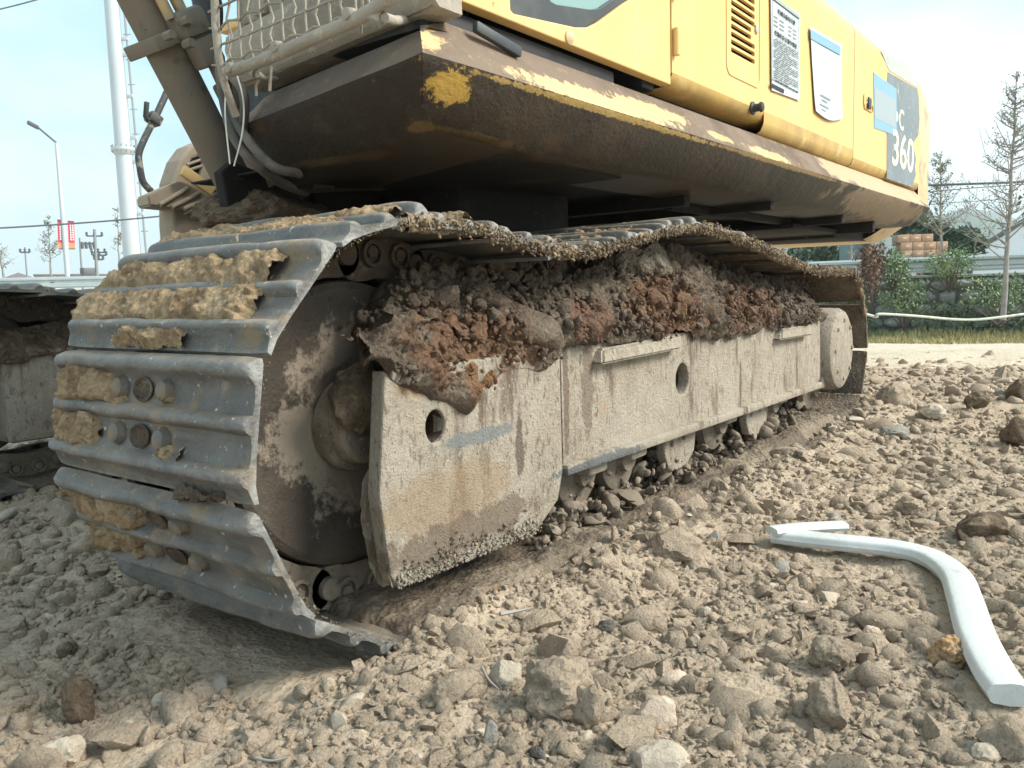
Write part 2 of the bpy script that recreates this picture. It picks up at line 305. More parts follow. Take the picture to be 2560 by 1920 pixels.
def add_tube(bm, pts, r, n=10, cap=True):
    pts = [Vector(p) for p in pts]; rs = r if isinstance(r, (list, tuple)) else [r]*len(pts); rings = []; up = None
    for i, p in enumerate(pts):
        a = pts[max(i-1, 0)]; b = pts[min(i+1, len(pts)-1)]; t = (b-a)
        if t.length < 1e-9: t = Vector((0, 0, 1))
        t.normalize()
        if up is None: up = Vector((0, 0, 1)) if abs(t.z) < .9 else Vector((1, 0, 0))
        s = t.cross(up).normalized(); up = s.cross(t).normalized()
        rings.append([bm.verts.new(p+(s*math.cos(2*math.pi*k/n)+up*math.sin(2*math.pi*k/n))*rs[i]) for k in range(n)])
    for a, b in zip(rings, rings[1:]):
        for k in range(n): bm.faces.new((a[k], a[(k+1) % n], b[(k+1) % n], b[k]))
    if cap:
        bm.faces.new(rings[0]); bm.faces.new(rings[-1])
def tube_mesh(name, pts, r, m, n=10, smooth=50):
    bm = bmesh.new(); add_tube(bm, pts, r, n); return bm_mesh(bm, name, m, smooth)
def spline(pts, k=8):
    P = [np.asarray(p, float) for p in pts]; out = []
    for i in range(len(P)-1):
        a, b, c, d = P[max(i-1, 0)], P[i], P[i+1], P[min(i+2, len(P)-1)]
        for j in range(k):
            t = j/k; out.append(.5*((2*b)+(-a+c)*t+(2*a-5*b+4*c-d)*t*t+(-a+3*b-3*c+d)*t**3))
    out.append(P[-1]); return out
def add_lathe(bm, prof, centre, axis='Y', n=64, caps=True):
    """prof: list of (radius, along axis)"""
    rings = []
    for r, h in prof:
        ring = []
        for k in range(n):
            a = 2*math.pi*k/n; c, s = r*math.cos(a), r*math.sin(a)
            v = {'Y': (c, h, s), 'Z': (c, s, h), 'X': (h, c, s)}[axis]
            ring.append(bm.verts.new(Vector(centre)+Vector(v)))
        rings.append(ring)
    for a, b in zip(rings, rings[1:]):
        for k in range(n): bm.faces.new((a[k], a[(k+1) % n], b[(k+1) % n], b[k]))
    if caps:
        for ring in (rings[0], rings[-1]): bm.faces.new(ring)
def lathe_mesh(name, prof, centre, m, axis='Y', n=64, smooth=30):
    bm = bmesh.new(); add_lathe(bm, prof, centre, axis, n, name != 'hole_lining'); return bm_mesh(bm, name, m, smooth)
def plate(name, outer, holes, y0, y1, m, bev=0.0, smooth=35):
    """flat plate in the XZ plane with real holes, from y0 to y1"""
    cu = bpy.data.curves.new('c', 'CURVE'); cu.dimensions = '2D'; cu.fill_mode = 'BOTH'; cu.extrude = max((y1-y0)/2-bev, 1e-4); cu.bevel_depth = bev; cu.bevel_resolution = 1; cu.offset = -bev
    for poly in [outer]+list(holes):
        s = cu.splines.new('POLY'); s.points.add(len(poly)-1); s.use_cyclic_u = True
        for q, (u, v) in zip(s.points, poly): q.co = (u, v, 0, 1)
    o = bpy.data.objects.new('c', cu); C.objects.link(o); dg = bpy.context.evaluated_depsgraph_get()
    me = bpy.data.meshes.new_from_object(o.evaluated_get(dg)); bpy.data.objects.remove(o); bpy.data.curves.remove(cu)
    me.name = name; n = len(me.vertices); co = np.empty(n*3, np.float32); me.vertices.foreach_get('co', co); co = co.reshape(-1, 3)
    me.vertices.foreach_set('co', np.stack([co[:, 0], co[:, 2]+(y0+y1)/2, co[:, 1]], 1).ravel())
    bm = bmesh.new(); bm.from_mesh(me); bmesh.ops.remove_doubles(bm, verts=bm.verts, dist=1e-5); bmesh.ops.recalc_face_normals(bm, faces=bm.faces); bm.to_mesh(me); bm.free()
    me.materials.clear(); me.update(); return finish(me, m, 14)
def rrect(x0, z0, x1, z1, r=.01, n=4):
    out = []
    for cx, cz, a0 in ((x1-r, z1-r, 0), (x0+r, z1-r, 90), (x0+r, z0+r, 180), (x1-r, z0+r, 270)):
        for k in range(n+1):
            a = R_(a0+90*k/n); out.append((cx+r*math.cos(a), cz+r*math.sin(a)))
    return out
def circ(cx, cz, rx, rz=None, n=20): rz = rz or rx; return [(cx+rx*math.cos(2*math.pi*k/n), cz+rz*math.sin(2*math.pi*k/n)) for k in range(n)]
def text_mesh(s, size, pos, m, scale_x=1.0, off=0.0):
    cu = bpy.data.curves.new('t', 'FONT'); cu.body = s; cu.size = size; cu.extrude = .0006; cu.offset = off; cu.resolution_u = 4
    o = bpy.data.objects.new('t', cu); C.objects.link(o); dg = bpy.context.evaluated_depsgraph_get()
    me = bpy.data.meshes.new_from_object(o.evaluated_get(dg)); bpy.data.objects.remove(o)
    n = len(me.vertices); co = np.empty(n*3, np.float32); me.vertices.foreach_get('co', co); co = co.reshape(-1, 3)
    me.vertices.foreach_set('co', np.stack([co[:, 0]*scale_x+pos[0], -co[:, 2]+pos[1], co[:, 1]+pos[2]], 1).ravel()); me.update()
    me.materials.clear(); return finish(me, m, 0)
_ico = {}
def ico(sub):
    if sub not in _ico:
        bm = bmesh.new(); bmesh.ops.create_icosphere(bm, subdivisions=sub, radius=1); bm.verts.ensure_lookup_table()
        _ico[sub] = (np.array([v.co[:] for v in bm.verts]), np.array([[v.index for v in f.verts] for f in bm.faces])); bm.free()
    return _ico[sub]
def rock_shape(sub, seed, rough=.35, facet=.0):
    V, Fc = ico(sub); V = V.copy()
    V *= (1+rough*fbm(V*1.3+seed*3.1, 3, seed)[:, None])
    rg = np.random.default_rng(seed)
    for _ in range(int(facet)):                                   # flat broken faces
        n = rg.normal(size=3); n /= np.linalg.norm(n); d = rg.uniform(.55, .8); q = V@n; V -= np.where(q > d, q-d, 0)[:, None]*n
    if sub >= 3: V *= (1+.09*fbm(V*4+seed, 4, seed+5, .6)+.10*np.maximum(0, .55-worley(V*4.5+seed, seed+6))+.05*np.maximum(0, .55-worley(V*10+seed, seed+8)))[:, None]
    return V, Fc
def scatter(name, P, S, m, shapes, flat=.75, smooth=40, stretch=.35):
    """many small lumps joined into one mesh"""
    Vs, Fs, off = [], [], 0; n = len(P)
    idx = RNG.integers(0, len(shapes), n)
    for k, (V, Fc) in enumerate(shapes):
        sel = np.where(idx == k)[0]
        if not len(sel): continue
        q = RNG.normal(size=(len(sel), 4)); q /= np.linalg.norm(q, axis=1)[:, None]; a, b, c, d = q.T
        Rm = np.stack([np.stack([1-2*(c*c+d*d), 2*(b*c-d*a), 2*(b*d+c*a)], 1), np.stack([2*(b*c+d*a), 1-2*(b*b+d*d), 2*(c*d-b*a)], 1), np.stack([2*(b*d-c*a), 2*(c*d+b*a), 1-2*(b*b+c*c)], 1)], 1)
        sc = np.exp(RNG.normal(0, stretch, (len(sel), 3)))
        W = np.einsum('nij,nvj->nvi', Rm, V[None]*sc[:, None, :])*np.asarray(S)[sel][:, None, None]
        W[:, :, 2] *= flat; W += np.asarray(P)[sel][:, None, :]
        Vs.append(W.reshape(-1, 3)); Fs.append((Fc[None]+(np.arange(len(sel))*len(V))[:, None, None]).reshape(-1, 3)+off); off += len(sel)*len(V)
    return arr_mesh(name, np.concatenate(Vs), np.concatenate(Fs), m, smooth)
def grid_faces(nu, nv, keep=None):
    i = np.arange(nu-1)[:, None]; j = np.arange(nv-1)[None]; a = i*nv+j
    Fc = np.stack([a, a+nv, a+nv+1, a+1], -1).reshape(-1, 4)
    return Fc if keep is None else Fc[keep.reshape(-1)]

# ------------------------------------------------------------------ ground
def sm(t, a, b): t = np.clip((t-a)/(b-a), 0, 1); return t*t*(3-2*t)
def ground_h(x, y, fine=True):
    x = np.asarray(x, float); y = np.asarray(y, float); P = np.stack([x, y, np.zeros_like(x)], 1)
    d = np.hypot(x-CAM[0], y-CAM[1])
    h = -.38*sm(d, 9, 19)-.3*sm(d, 19, 60)
    near = 1-sm(d, 6, 9)
    h = h+.045*fbm(P*1.3, 3, 3)*near
    # soil thrown up along the crawler, and heaps on the right
    h = h+.055*np.exp(-((y+.10)/.16)**2)*sm(x, .05, .6)*(1-sm(x, 3.6, 4.2))*(1+.5*fbm(P*3, 2, 9))
    h = h+.09*np.exp(-(((x-4.3)/1.2)**2+((y+1.2)/.7)**2))*(1+.5*fbm(P*2, 3, 12))+.07*np.exp(-(((x-4.2)/.7)**2+((y-.1)/.4)**2))
    h = h-.03*np.exp(-(((x+.75)/.3)**2+((y-.1)/.7)**2))+.035*np.exp(-(((x+.12)/.22)**2+((y+.10)/.10)**2))+.05*np.exp(-(((x-.12)/.2)**2+((y+.02)/.07)**2))
    if fine:
        smooth_patch = 1-.5*np.exp(-(((x+.75)/.34)**2+((y-.05)/.42)**2))
        f = (.030*np.maximum(0, .62-worley(P*np.array([7, 7, 1]), 2))+.022*np.maximum(0, .6-worley(P*np.array([17, 17, 1])+.3, 4))+.010*np.maximum(0, .6-worley(P*np.array([38, 38, 1])+.7, 6))+.006*fbm(P*20, 3, 8))
        h = h+f*near*smooth_patch+.025*fbm(P*.9+5, 3, 21)*(1-near)*(1-sm(d, 30, 60))
    # the crawlers have pressed the ground flat
    for y0, y1 in ((.02, .82), (2.6, 3.4)):
        k = sm(y, y0-.06, y0+.03)*(1-sm(y, y1-.03, y1+.06))*sm(x, -.35, -.1)*(1-sm(x, 3.7, 3.95))
        h = h*(1-k)+(-.012)*k
    return h
def axis_lines(a, b, step, lo, hi, g=1.045):
    c = list(np.arange(a, b, step)); s = step; v = c[-1]
    while v < hi: s *= g; v += s; c.append(v)
    s = step; v = c[0]
    while v > lo: s *= g; v -= s; c.insert(0, v)
    return np.array(c)
gx = axis_lines(-1.05, 2.0, .0125, -60, 900); gy = axis_lines(-1.25, 1.0, .0125, -60, 900)
X_, Y_ = np.meshgrid(gx, gy, indexing='ij'); gh = ground_h(X_.ravel(), Y_.ravel())
me = arr_mesh('ground', np.stack([X_.ravel(), Y_.ravel(), gh], 1), grid_faces(len(gx), len(gy)), 'ground')
me.materials.append(MATS['wet_soil'])
cx = X_[:-1, :-1].ravel(); cyy = Y_[:-1, :-1].ravel(); nn = fbm(np.stack([cx*2.2, cyy*5, cx*0], 1), 3, 31)
wet = (sm(cyy, -.33, -.02)*(1-sm(cyy, .9, 1.2))*sm(cx, -.15, .5)*(1-sm(cx, 4.2, 4.9))+.55*nn) > .55
me.polygons.foreach_set('material_index', wet.astype(np.int32)); me.update()
g = bpy.data.objects.new('ground', me); link(g); g['kind'] = 'structure'; g['label'] = 'churned tan clay ground of the building site'
# pale dirt haul road crossing behind
ra = aZ(-.06, 2560, 868)[:2]; 
def road_strip():
    u = np.linspace(0, 1, 160); v = np.linspace(0, 1, 40); dirv = np.array([math.cos(YAW+R_(92)), math.sin(YAW+R_(92))]); nrm = np.array([math.cos(YAW), math.sin(YAW)])
    c0 = CAM[:2]+nrm*7.0; U, V = np.meshgrid(u, v, indexing='ij')
    x = c0[0]+dirv[0]*(U-.5)*70+nrm[0]*V*7.2; y = c0[1]+dirv[1]*(U-.5)*70+nrm[1]*V*7.2
    x = x.ravel(); y = y.ravel(); P = np.stack([x, y, 0*x], 1)
    edge = np.minimum(V, 1-V).ravel()
    z = ground_h(x, y, False)+.028+.02*fbm(P*2.5, 3, 44)+.02*fbm(P*.6, 2, 45)-.10*(1-sm(edge+.05*fbm(P*1.5, 2, 47), 0, .10))
    return np.stack([x, y, z], 1), len(u), len(v)
V, nu, nv = road_strip(); me = arr_mesh('dirt_road', V, grid_faces(nu, nv), 'road')
o = bpy.data.objects.new('dirt_road', me); link(o); o['kind'] = 'structure'; o['label'] = 'pale sunlit dirt haul road behind the excavator'

# ---- rubble
def in_track(x, y): return ((y > .03) & (y < .8) & (x > -.42) & (x < 4.0)) | ((y > 2.6) & (y < 3.4) & (x > -.42) & (x < 4))
TUBE = spline([aZ(.04, *q) for q in ((2112, 1314), (1990, 1320), (1932, 1335), (2010, 1347), (2110, 1357), (2230, 1370), (2320, 1392), (2385, 1437), (2412, 1500), (2440, 1590), (2485, 1680), (2527, 1738))], 5)
def cast_spots(n, power=1.0, dmin=1.0, dmax=9, seed=0):
    rg = np.random.default_rng(seed); d = dmin*(dmax/dmin)**rg.random(n)**power; a = YAW+R_(-44)+R_(88)*rg.random(n)
    x = CAM[0]+d*np.cos(a); y = CAM[1]+d*np.sin(a); k = ~in_track(x, y)
    for q in TUBE: k &= np.hypot(x-q[0], y-q[1]) > .065
    return x[k], y[k], d[k]
SM1 = [rock_shape(1, s, .45, 3) for s in range(14)]; SM2 = [rock_shape(2, s+40, .5, 5) for s in range(14)]
x, y, d = cast_spots(54000, 1.0, .95, 10, 1); s = np.exp(RNG.normal(math.log(.0052), .6, len(x)))*np.sqrt(d/1.3)
dens = fbm(np.stack([x*1.6, y*1.6, 0*x], 1), 3, 50)-.22*np.exp(-(((x+.75)/.34)**2+((y-.05)/.42)**2)); k = dens > -.45; x, y, d, s = x[k], y[k], d[k], s[k]
me = scatter('soil_crumbs', np.stack([x, y, ground_h(x, y)+s*.02], 1), s, 'stone', SM1, .88, 60)
o = bpy.data.objects.new('soil_crumbs', me); link(o); o['kind'] = 'stuff'; o['label'] = 'loose crumbs of tan soil over the ground'; o['category'] = 'soil'
x, y, d = cast_spots(6800, .9, .95, 10, 2); s = np.exp(RNG.normal(math.log(.0098), .55, len(x)))*np.sqrt(d/1.4); s = np.minimum(s, .045)
dens = fbm(np.stack([x*1.1+9, y*1.1, 0*x], 1), 3, 51)-.5*np.exp(-(((x+.75)/.34)**2+((y-.05)/.42)**2)); k = dens > -.34; x, y, d, s = x[k], y[k], d[k], s[k]
h = ground_h(x, y); col = RNG.random(len(x))
for nm, lo, hi, mm in (('rubble', 0, .90, 'stone'), ('pale_rubble', .90, .97, 'stone_pale'), ('grey_rubble', .97, 1.01, 'stone_slate')):
    q = (col >= lo) & (col < hi)
    me = scatter(nm, np.stack([x, y, h+s*.08], 1)[q], s[q], mm, SM2, .80, 50, .26)
    o = bpy.data.objects.new(nm, me); link(o); o['kind'] = 'stuff'; o['category'] = 'rubble'; o['label'] = {'rubble': 'tan clods and stones strewn over the ground', 'pale_rubble': 'paler dry stones strewn among the tan clods', 'grey_rubble': 'small grey stones strewn among the tan clods'}[nm]

def boulder(px, py, w, hgt, dep, rz, m, label, cat='stone', name='stone', rough=.3, facet=5, sub=4, sink=.3, tilt=0):
    p = aZ(0., px, py+w*.1); p = aZ(float(ground_h([p[0]], [p[1]], False)[0])+.01, px, py+w*.12)
    d = np.linalg.norm(p-CAM); k = d/F/2
    V, Fc = rock_shape(max(sub, 4), int(px*7+py) % 9973, rough+.08, facet*.5 if cat == 'clod' else facet*.7)
    V = V*np.array([w*k, dep*w*k, hgt*k])*.9
    a = YAW-math.pi/2+R_(rz); c, s_ = math.cos(a), math.sin(a); ct, st = math.cos(R_(tilt)), math.sin(R_(tilt))
    V = V@np.array([[ct, 0, st], [0, 1, 0], [-st, 0, ct]])
    V = V@np.array([[c, s_, 0], [-s_, c, 0], [0, 0, 1]]); gz = float(ground_h([p[0]], [p[1]])[0])
    V = V+np.array([p[0], p[1], gz-V[:, 2].min()*(1-sink*1.5)-.004])
    return single(name, arr_mesh(name, V, Fc, m, 30), label, cat, 'larger stones and clods')
for a in ((1145, 1712, 145, 95, .55, 35, 'stone', 'smooth oval tan stone lying flat beside a pale stone', 'stone', 'stone', .12, 1, 4, .35),
          (1268, 1690, 92, 85, .8, 0, 'stone_pale', 'pale broken stone right of the smooth oval one', 'stone', 'stone', .2, 6, 4, .3),
          (1395, 1735, 190, 150, .9, 10, 'stone', 'biggest rough clod in the bottom foreground, undercut on its left', 'clod', 'clod', .4, 3, 5, .25),
          (1470, 1790, 90, 110, .8, 60, 'stone', 'upright lumpy clod leaning on the biggest foreground clod', 'clod', 'clod', .4, 3, 4, .25),
          (1650, 1785, 110, 90, .7, -20, 'stone_pink', 'pinkish flat-faced stone in the foreground', 'stone', 'stone', .2, 6, 4, .3),
          (1690, 1703, 80, 45, .6, 0, 'stone_pink', 'long pinkish pebble above the pinkish flat-faced stone', 'stone', 'stone', .2, 4, 3, .3),
          (1650, 1905, 150, 90, .8, 10, 'stone_pale', 'whitish chunk cut off by the bottom edge', 'stone', 'stone', .25, 6, 4, .3),
          (1226, 1842, 46, 80, .6, 30, 'stone_slate', 'narrow grey-green slate standing on end in the rubble', 'stone', 'stone', .2, 7, 3, .25),
          (1285, 1865, 72, 90, .8, 0, 'stone', 'rounded tan stone between two slates at the bottom', 'stone', 'stone', .2, 4, 4, .3),
          (1342, 1880, 55, 50, .5, -50, 'stone_dark', 'dark shiny slate sliver at the bottom', 'stone', 'stone', .2, 7, 3, .3),
          (1690, 1345, 150, 90, .8, 5, 'stone', 'wide flat-topped clod lying closest to the crawler rollers', 'clod', 'clod', .35, 4, 5, .35),
          (1785, 1338, 30, 38, .8, 5, 'stone_slate', 'small square grey stone beside the wide flat-topped clod', 'stone', 'stone', .2, 7, 3, .2),
          (1480, 1345, 90, 70, .9, 5, 'clod_brown', 'dark moist clod against the crawler edge', 'clod', 'clod', .5, 2, 4, .3),
          (1840, 1575, 88, 55, .8, 0, 'stone', 'hollowed pale clod left of the white tube', 'clod', 'clod', .35, 4, 4, .3),
          (2085, 1645, 110, 95, .9, 20, 'stone', 'big angular clod with a shadowed left face', 'clod', 'clod', .35, 5, 5, .25),
          (2080, 1790, 120, 130, .8, -30, 'stone', 'tall pale clod in the lower right foreground', 'clod', 'clod', .35, 5, 5, .25),
          (2205, 1550, 120, 62, .6, -25, 'stone', 'long rounded tan stone inside the tube bend', 'stone', 'stone', .2, 2, 4, .3),
          (2180, 1580, 45, 36, .8, 0, 'stone_pink', 'small yellowish pebble under the long rounded stone', 'stone', 'stone', .2, 3, 3, .3),
          (2368, 1640, 82, 80, .9, 0, 'clod_orange', 'orange clay lump close to the white tube', 'clod', 'clod', .45, 1, 5, .25),
          (2520, 1860, 130, 100, .8, 0, 'stone', 'round tan boulder in the bottom right corner', 'stone', 'stone', .25, 3, 4, .3),
          (2465, 1880, 80, 45, .7, 20, 'stone_pale', 'pale clod left of the corner boulder', 'clod', 'clod', .3, 3, 4, .3),
          (2455, 1335, 115, 62, .8, 0, 'clod_brown', 'large grey-brown clod beyond the bend of the white tube', 'clod', 'clod', .35, 4, 4, .3),
          (2275, 1270, 70, 50, .8, 0, 'stone', 'rough clod above the fold of the white tube', 'clod', 'clod', .4, 3, 4, .3),
          (1520, 1555, 55, 40, .8, 0, 'stone_dark', 'bluish dark stone in the middle of the rubble', 'stone', 'stone', .35, 5, 3, .3),
          (195, 1785, 80, 120, .7, 0, 'clod_brown', 'dark upright block of mud at the lower left', 'clod', 'clod', .2, 6, 4, .2),
          (165, 1880, 95, 80, .9, 0, 'stone_pale', 'pale chunk at the bottom left corner', 'stone', 'stone', .35, 5, 4, .3),
          (168, 1625, 48, 42, .8, 0, 'clod_brown', 'small brown clod on the smooth patch left of the crawler', 'clod', 'clod', .4, 3, 3, .2),
          (690, 1460, 0, 0, 1, 0, '', '', '', '', 0, 0, 3, 0),
          (30, 1575, 70, 45, .8, 0, 'stone', 'flat pale clod at the left edge', 'clod', 'clod', .35, 4, 4, .3),
          (2545, 1000, 60, 60, .9, 0, 'clod_brown', 'dark boulder at the right edge on the heap', 'clod', 'clod', .35, 4, 4, .25),
          (2545, 1075, 70, 80, .9, 0, 'clod_brown', 'dark boulder at the right edge below the heap top', 'clod', 'clod', .35, 4, 4, .25),
          (2240, 1000, 90, 70, .9, 0, 'stone', 'broad clod on the slope behind the crawler', 'clod', 'clod', .4, 3, 4, .3),
          (2440, 1010, 55, 45, .9, 0, 'clod_brown', 'dark clod left of the edge boulders', 'clod', 'clod', .4, 3, 4, .3),
          (2330, 1040, 60, 40, .9, 0, 'stone_pale', 'pale clod on the slope right of the broad one', 'clod', 'clod', .4, 3, 4, .3),
          (2235, 1062, 70, 42, .9, 0, 'stone_slate', 'blue-grey stone in the dark clods behind the crawler', 'stone', 'stone', .3, 4, 3, .3)):
    if a[2]: boulder(*a)

# ------------------------------------------------------------------ excavator
EX = thing('excavator', 'yellow crawler excavator caked in mud, filling the picture', 'excavator', (1.8, 1.7, 0))

# ---- crawler path (inner face of the shoe plates)
def track_path():
    pts = []
    for x in np.linspace(3.45, .25, 12): pts.append((x, .032))
    c = (.03, .516)
    for a in np.arange(-95, -275, -7.5): pts.append((c[0]+.482*math.cos(R_(a)), c[1]+.482*math.sin(R_(a))))
    pts += [(.24, .988), (.41, .962), (.71, .941), (1.08, .992), (1.485, 1.046), (1.95, 1.022), (2.35, .965), (2.73, .915), (3.1, .880)]
    c = (3.6, .455)
    for a in np.arange(88, -88, -11): pts.append((c[0]+.425*math.cos(R_(a)), c[1]+.425*math.sin(R_(a))))
    pts.append((3.58, .031))
    P = np.array(spline([(*p, 0) for p in pts]+[(*pts[0], 0)], 10))[:, :2]
    return P
PATH = track_path()
_t = np.roll(PATH, -3, 0)-np.roll(PATH, 3, 0); _t /= np.linalg.norm(_t, axis=1)[:, None]
PLATE = PATH.copy(); PATH = PATH-np.stack([-_t[:, 1], _t[:, 0]], 1)*.064          # the pins run inside the plates; the chain keeps its pitch along the pins
seg = np.linalg.norm(np.diff(PATH, axis=0), axis=1); cum = np.concatenate([[0], np.cumsum(seg)]); TL = cum[-1]
NSH = int(round(TL/.247)); PITCHL = TL/NSH
def path_at(s):
    s = s % TL; x = np.interp(s, cum, PATH[:, 0]); z = np.interp(s, cum, PATH[:, 1])
    e = .06; x1 = np.interp((s+e) % TL, cum, PATH[:, 0]); z1 = np.interp((s+e) % TL, cum, PATH[:, 1]); x0 = np.interp((s-e) % TL, cum, PATH[:, 0]); z0 = np.interp((s-e) % TL, cum, PATH[:, 1])
    t = np.array([x1-x0, z1-z0]); t /= np.linalg.norm(t); return x-t[1]*.064, z+t[0]*.064, t
# phase: one shoe sits with its centre at z = .60 on the front
ff = [(abs(path_at(s)[1]-.600)+(5 if path_at(s)[0] > -.3 else 0), s) for s in np.linspace(0, TL, 4000)]
PH = min(ff)[1]

def shoe_mesh(seed):
    prof = [(-.152, -.012), (-.118, -.003), (-.06, 0), (0, 0), (.06, 0), (.120, 0), (.132, .004), (.131, .013), (.125, .030), (.119, .042), (.108, .046), (.096, .043), (.088, .029), (.078, .015), (.06, .0125), (.035, .0125), (.020, .016), (.013, .033), (.006, .039), (-.006, .039), (-.013, .033), (-.020, .016), (-.04, .0125), (-.065, .0125), (-.083, .016), (-.092, .033), (-.099, .039), (-.111, .039), (-.118, .032), (-.125, .014), (-.140, .006), (-.153, -.002)]
    ys = np.concatenate([[-.4, -.396, -.388, -.374, -.352], np.linspace(-.32, .32, 26), [.352, .374, .388, .396, .4]])
    prof = np.array(prof); V = []
    for y in ys:
        e = min(1, (.4-abs(y))/.045); k = .62+.38*math.sqrt(max(0, 1-(1-e)**2)); p = prof.copy(); hi = p[:, 1] > .014
        p[hi, 1] = .014+(p[hi, 1]-.014)*k; p[:, 0] *= (1-.025*(1-e))
        V.append(np.stack([p[:, 0], np.full(len(p), y), p[:, 1]], 1))
    V = np.array(V); nu, nv = V.shape[:2]; V = V.reshape(-1, 3)
    nzv = fbm(V*np.array([18, 7, 18])+seed*5, 3, seed); top = np.clip(V[:, 2]/.036, 0, 1)
    V[:, 2] += top*(.0045*nzv-.004*np.maximum(0, fbm(V*np.array([4, 5, 4])+seed*9, 2, seed+3))*2); V[:, 0] += top*.003*fbm(V*np.array([9, 9, 9])+seed*3+7, 2, seed+7)
    V[:, 2] += .012*fbm(V*np.array([1.5, 2.2, 0])+seed*2.3, 2, seed+13)*(np.abs(V[:, 1])/.4)**2
    Fc = []
    for i in range(nu-1):
        for j in range(nv): Fc.append((i*nv+j, i*nv+(j+1) % nv, (i+1)*nv+(j+1) % nv, (i+1)*nv+j))
    bm = bmesh.new(); vs = [bm.verts.new(v) for v in V]
    for f in Fc: bm.faces.new([vs[i] for i in f])
    bm.faces.new(vs[:nv]); bm.faces.new(vs[-nv:]); return bm_mesh(bm, 'track_shoe', 'steel', 50)
def link_mesh():
    bm = bmesh.new()
    for s in (-1, 1):                                # two link strands with eyes, waist and window frames
        for y0, y1, prof in ((.072*s, .107*s, None),):
            out = []
            for k in range(9): a = R_(90+180*k/8); out.append((-.108+.052*math.cos(a), -.064+.056*math.sin(a)))
            out += [(-.075, -.118), (-.03, -.108), (.03, -.108), (.075, -.118)]
            for k in range(9): a = R_(-90+180*k/8); out.append((.108+.052*math.cos(a), -.064+.056*math.sin(a)))
            out += [(.06, -.001), (-.06, -.001)]
            a_ = [bm.verts.new((u, y0, v)) for u, v in out]; b_ = [bm.verts.new((u, y1, v)) for u, v in out]
            for i in range(len(out)): bm.faces.new((a_[i], a_[(i+1) % len(out)], b_[(i+1) % len(out)], b_[i]))
            bm.faces.new(a_); bm.faces.new(b_)
        for u in (-.051, .051):                      # raised rim of the nut window and the nut in it
            add_lathe(bm, [(.036, .107*s), (.036, .121*s), (.026, .121*s), (.026, .1075*s)], (u, 0, -.045), 'Y', 14)
            add_lathe(bm, [(.019, .107*s), (.019, .119*s), (.016, .122*s)], (u, 0, -.040), 'Y', 6)
        add_lathe(bm, [(.030, .107*s), (.030, .124*s), (.024, .128*s)], (.108, 0, -.064), 'Y', 16)
    add_lathe(bm, [(.033, -.09), (.033, .09)], (-.108, 0, -.064), 'Y', 14)
    return bm_mesh(bm, 'track_link', 'link_mud_shaded', 35)
def bolt_mesh():
    bm = bmesh.new(); add_lathe(bm, [(.027, .010), (.027, .016), (.023, .022), (.021, .030), (.015, .034), (.006, .034)], (0, 0, 0), 'Z', 14); return bm_mesh(bm, 'bolt', 'steel_bolt', 40)
def hole_mesh():
    V, F2 = [], []; n = 20; rings = [(1.0, .0125), (1.12, .019), (.98, .021), (.86, .014), (.7, .0128)]; bm = bmesh.new(); rr = []
    for k, z in rings: rr.append([bm.verts.new((.024*k*math.sin(2*math.pi*i/n), .036*k*math.cos(2*math.pi*i/n), z)) for i in range(n)])
    for a, b in zip(rr, rr[1:]):
        for i in range(n): bm.faces.new((a[i], a[(i+1) % n], b[(i+1) % n], b[i]))
    bm.faces.new(rr[-1]); return bm_mesh(bm, 'cleaning_hole', 'mud_wet', 60)
SHOES = [shoe_mesh(s) for s in range(4)]; MUDDY = [q.copy() for q in SHOES]
for q in MUDDY: q.materials.clear(); q.materials.append(MATS['shoe_mud'])
LINK = link_mesh(); LINK2 = LINK.copy(); LINK2.materials.clear(); LINK2.materials.append(MATS['roller_mud']); BOLT = bolt_mesh(); HOLE = hole_mesh()
def shoe_mud(seed, y0, y1, thr, fill, m='mud_dry', x0=-.105, x1=.10):
    nu, nv = 52, 150; xs = np.linspace(x0, x1, nu); ys = np.linspace(y0, y1, nv); U, Vv = np.meshgrid(xs, ys, indexing='ij'); P = np.stack([U.ravel(), Vv.ravel(), 0*U.ravel()+seed*1.7], 1)
    edge = np.minimum(np.minimum((P[:, 0]-x0)/.02, (x1-P[:, 0])/.02), np.minimum((P[:, 1]-y0)/.10, (y1-P[:, 1])/.10)); edge = np.clip(edge, 0, 1)
    mk = 1.35*fbm(P*np.array([11, 8, 1]), 5, seed, .6)+.62*edge-.26-thr
    ridge = np.minimum.reduce([np.abs(P[:, 0]-q)/.022 for q in (.107, 0., -.105)]); ridge = np.clip(ridge, 0, 1)
    z = .007+fill*(.72+.28*ridge)*np.clip(mk*1.9, 0, 1)**.9+(.006+.012*ridge)*fbm(P*np.array([22, 22, 1]), 4, seed+3)*np.clip(mk*4, 0, 1)+.010*np.maximum(0, .55-worley(P*np.array([55, 55, 1]), seed))
    keep = (mk.reshape(nu, nv)[:-1, :-1] > -.03)
    return arr_mesh('dried_mud', np.stack([P[:, 0], P[:, 1], z], 1), grid_faces(nu, nv, keep), m, 60)
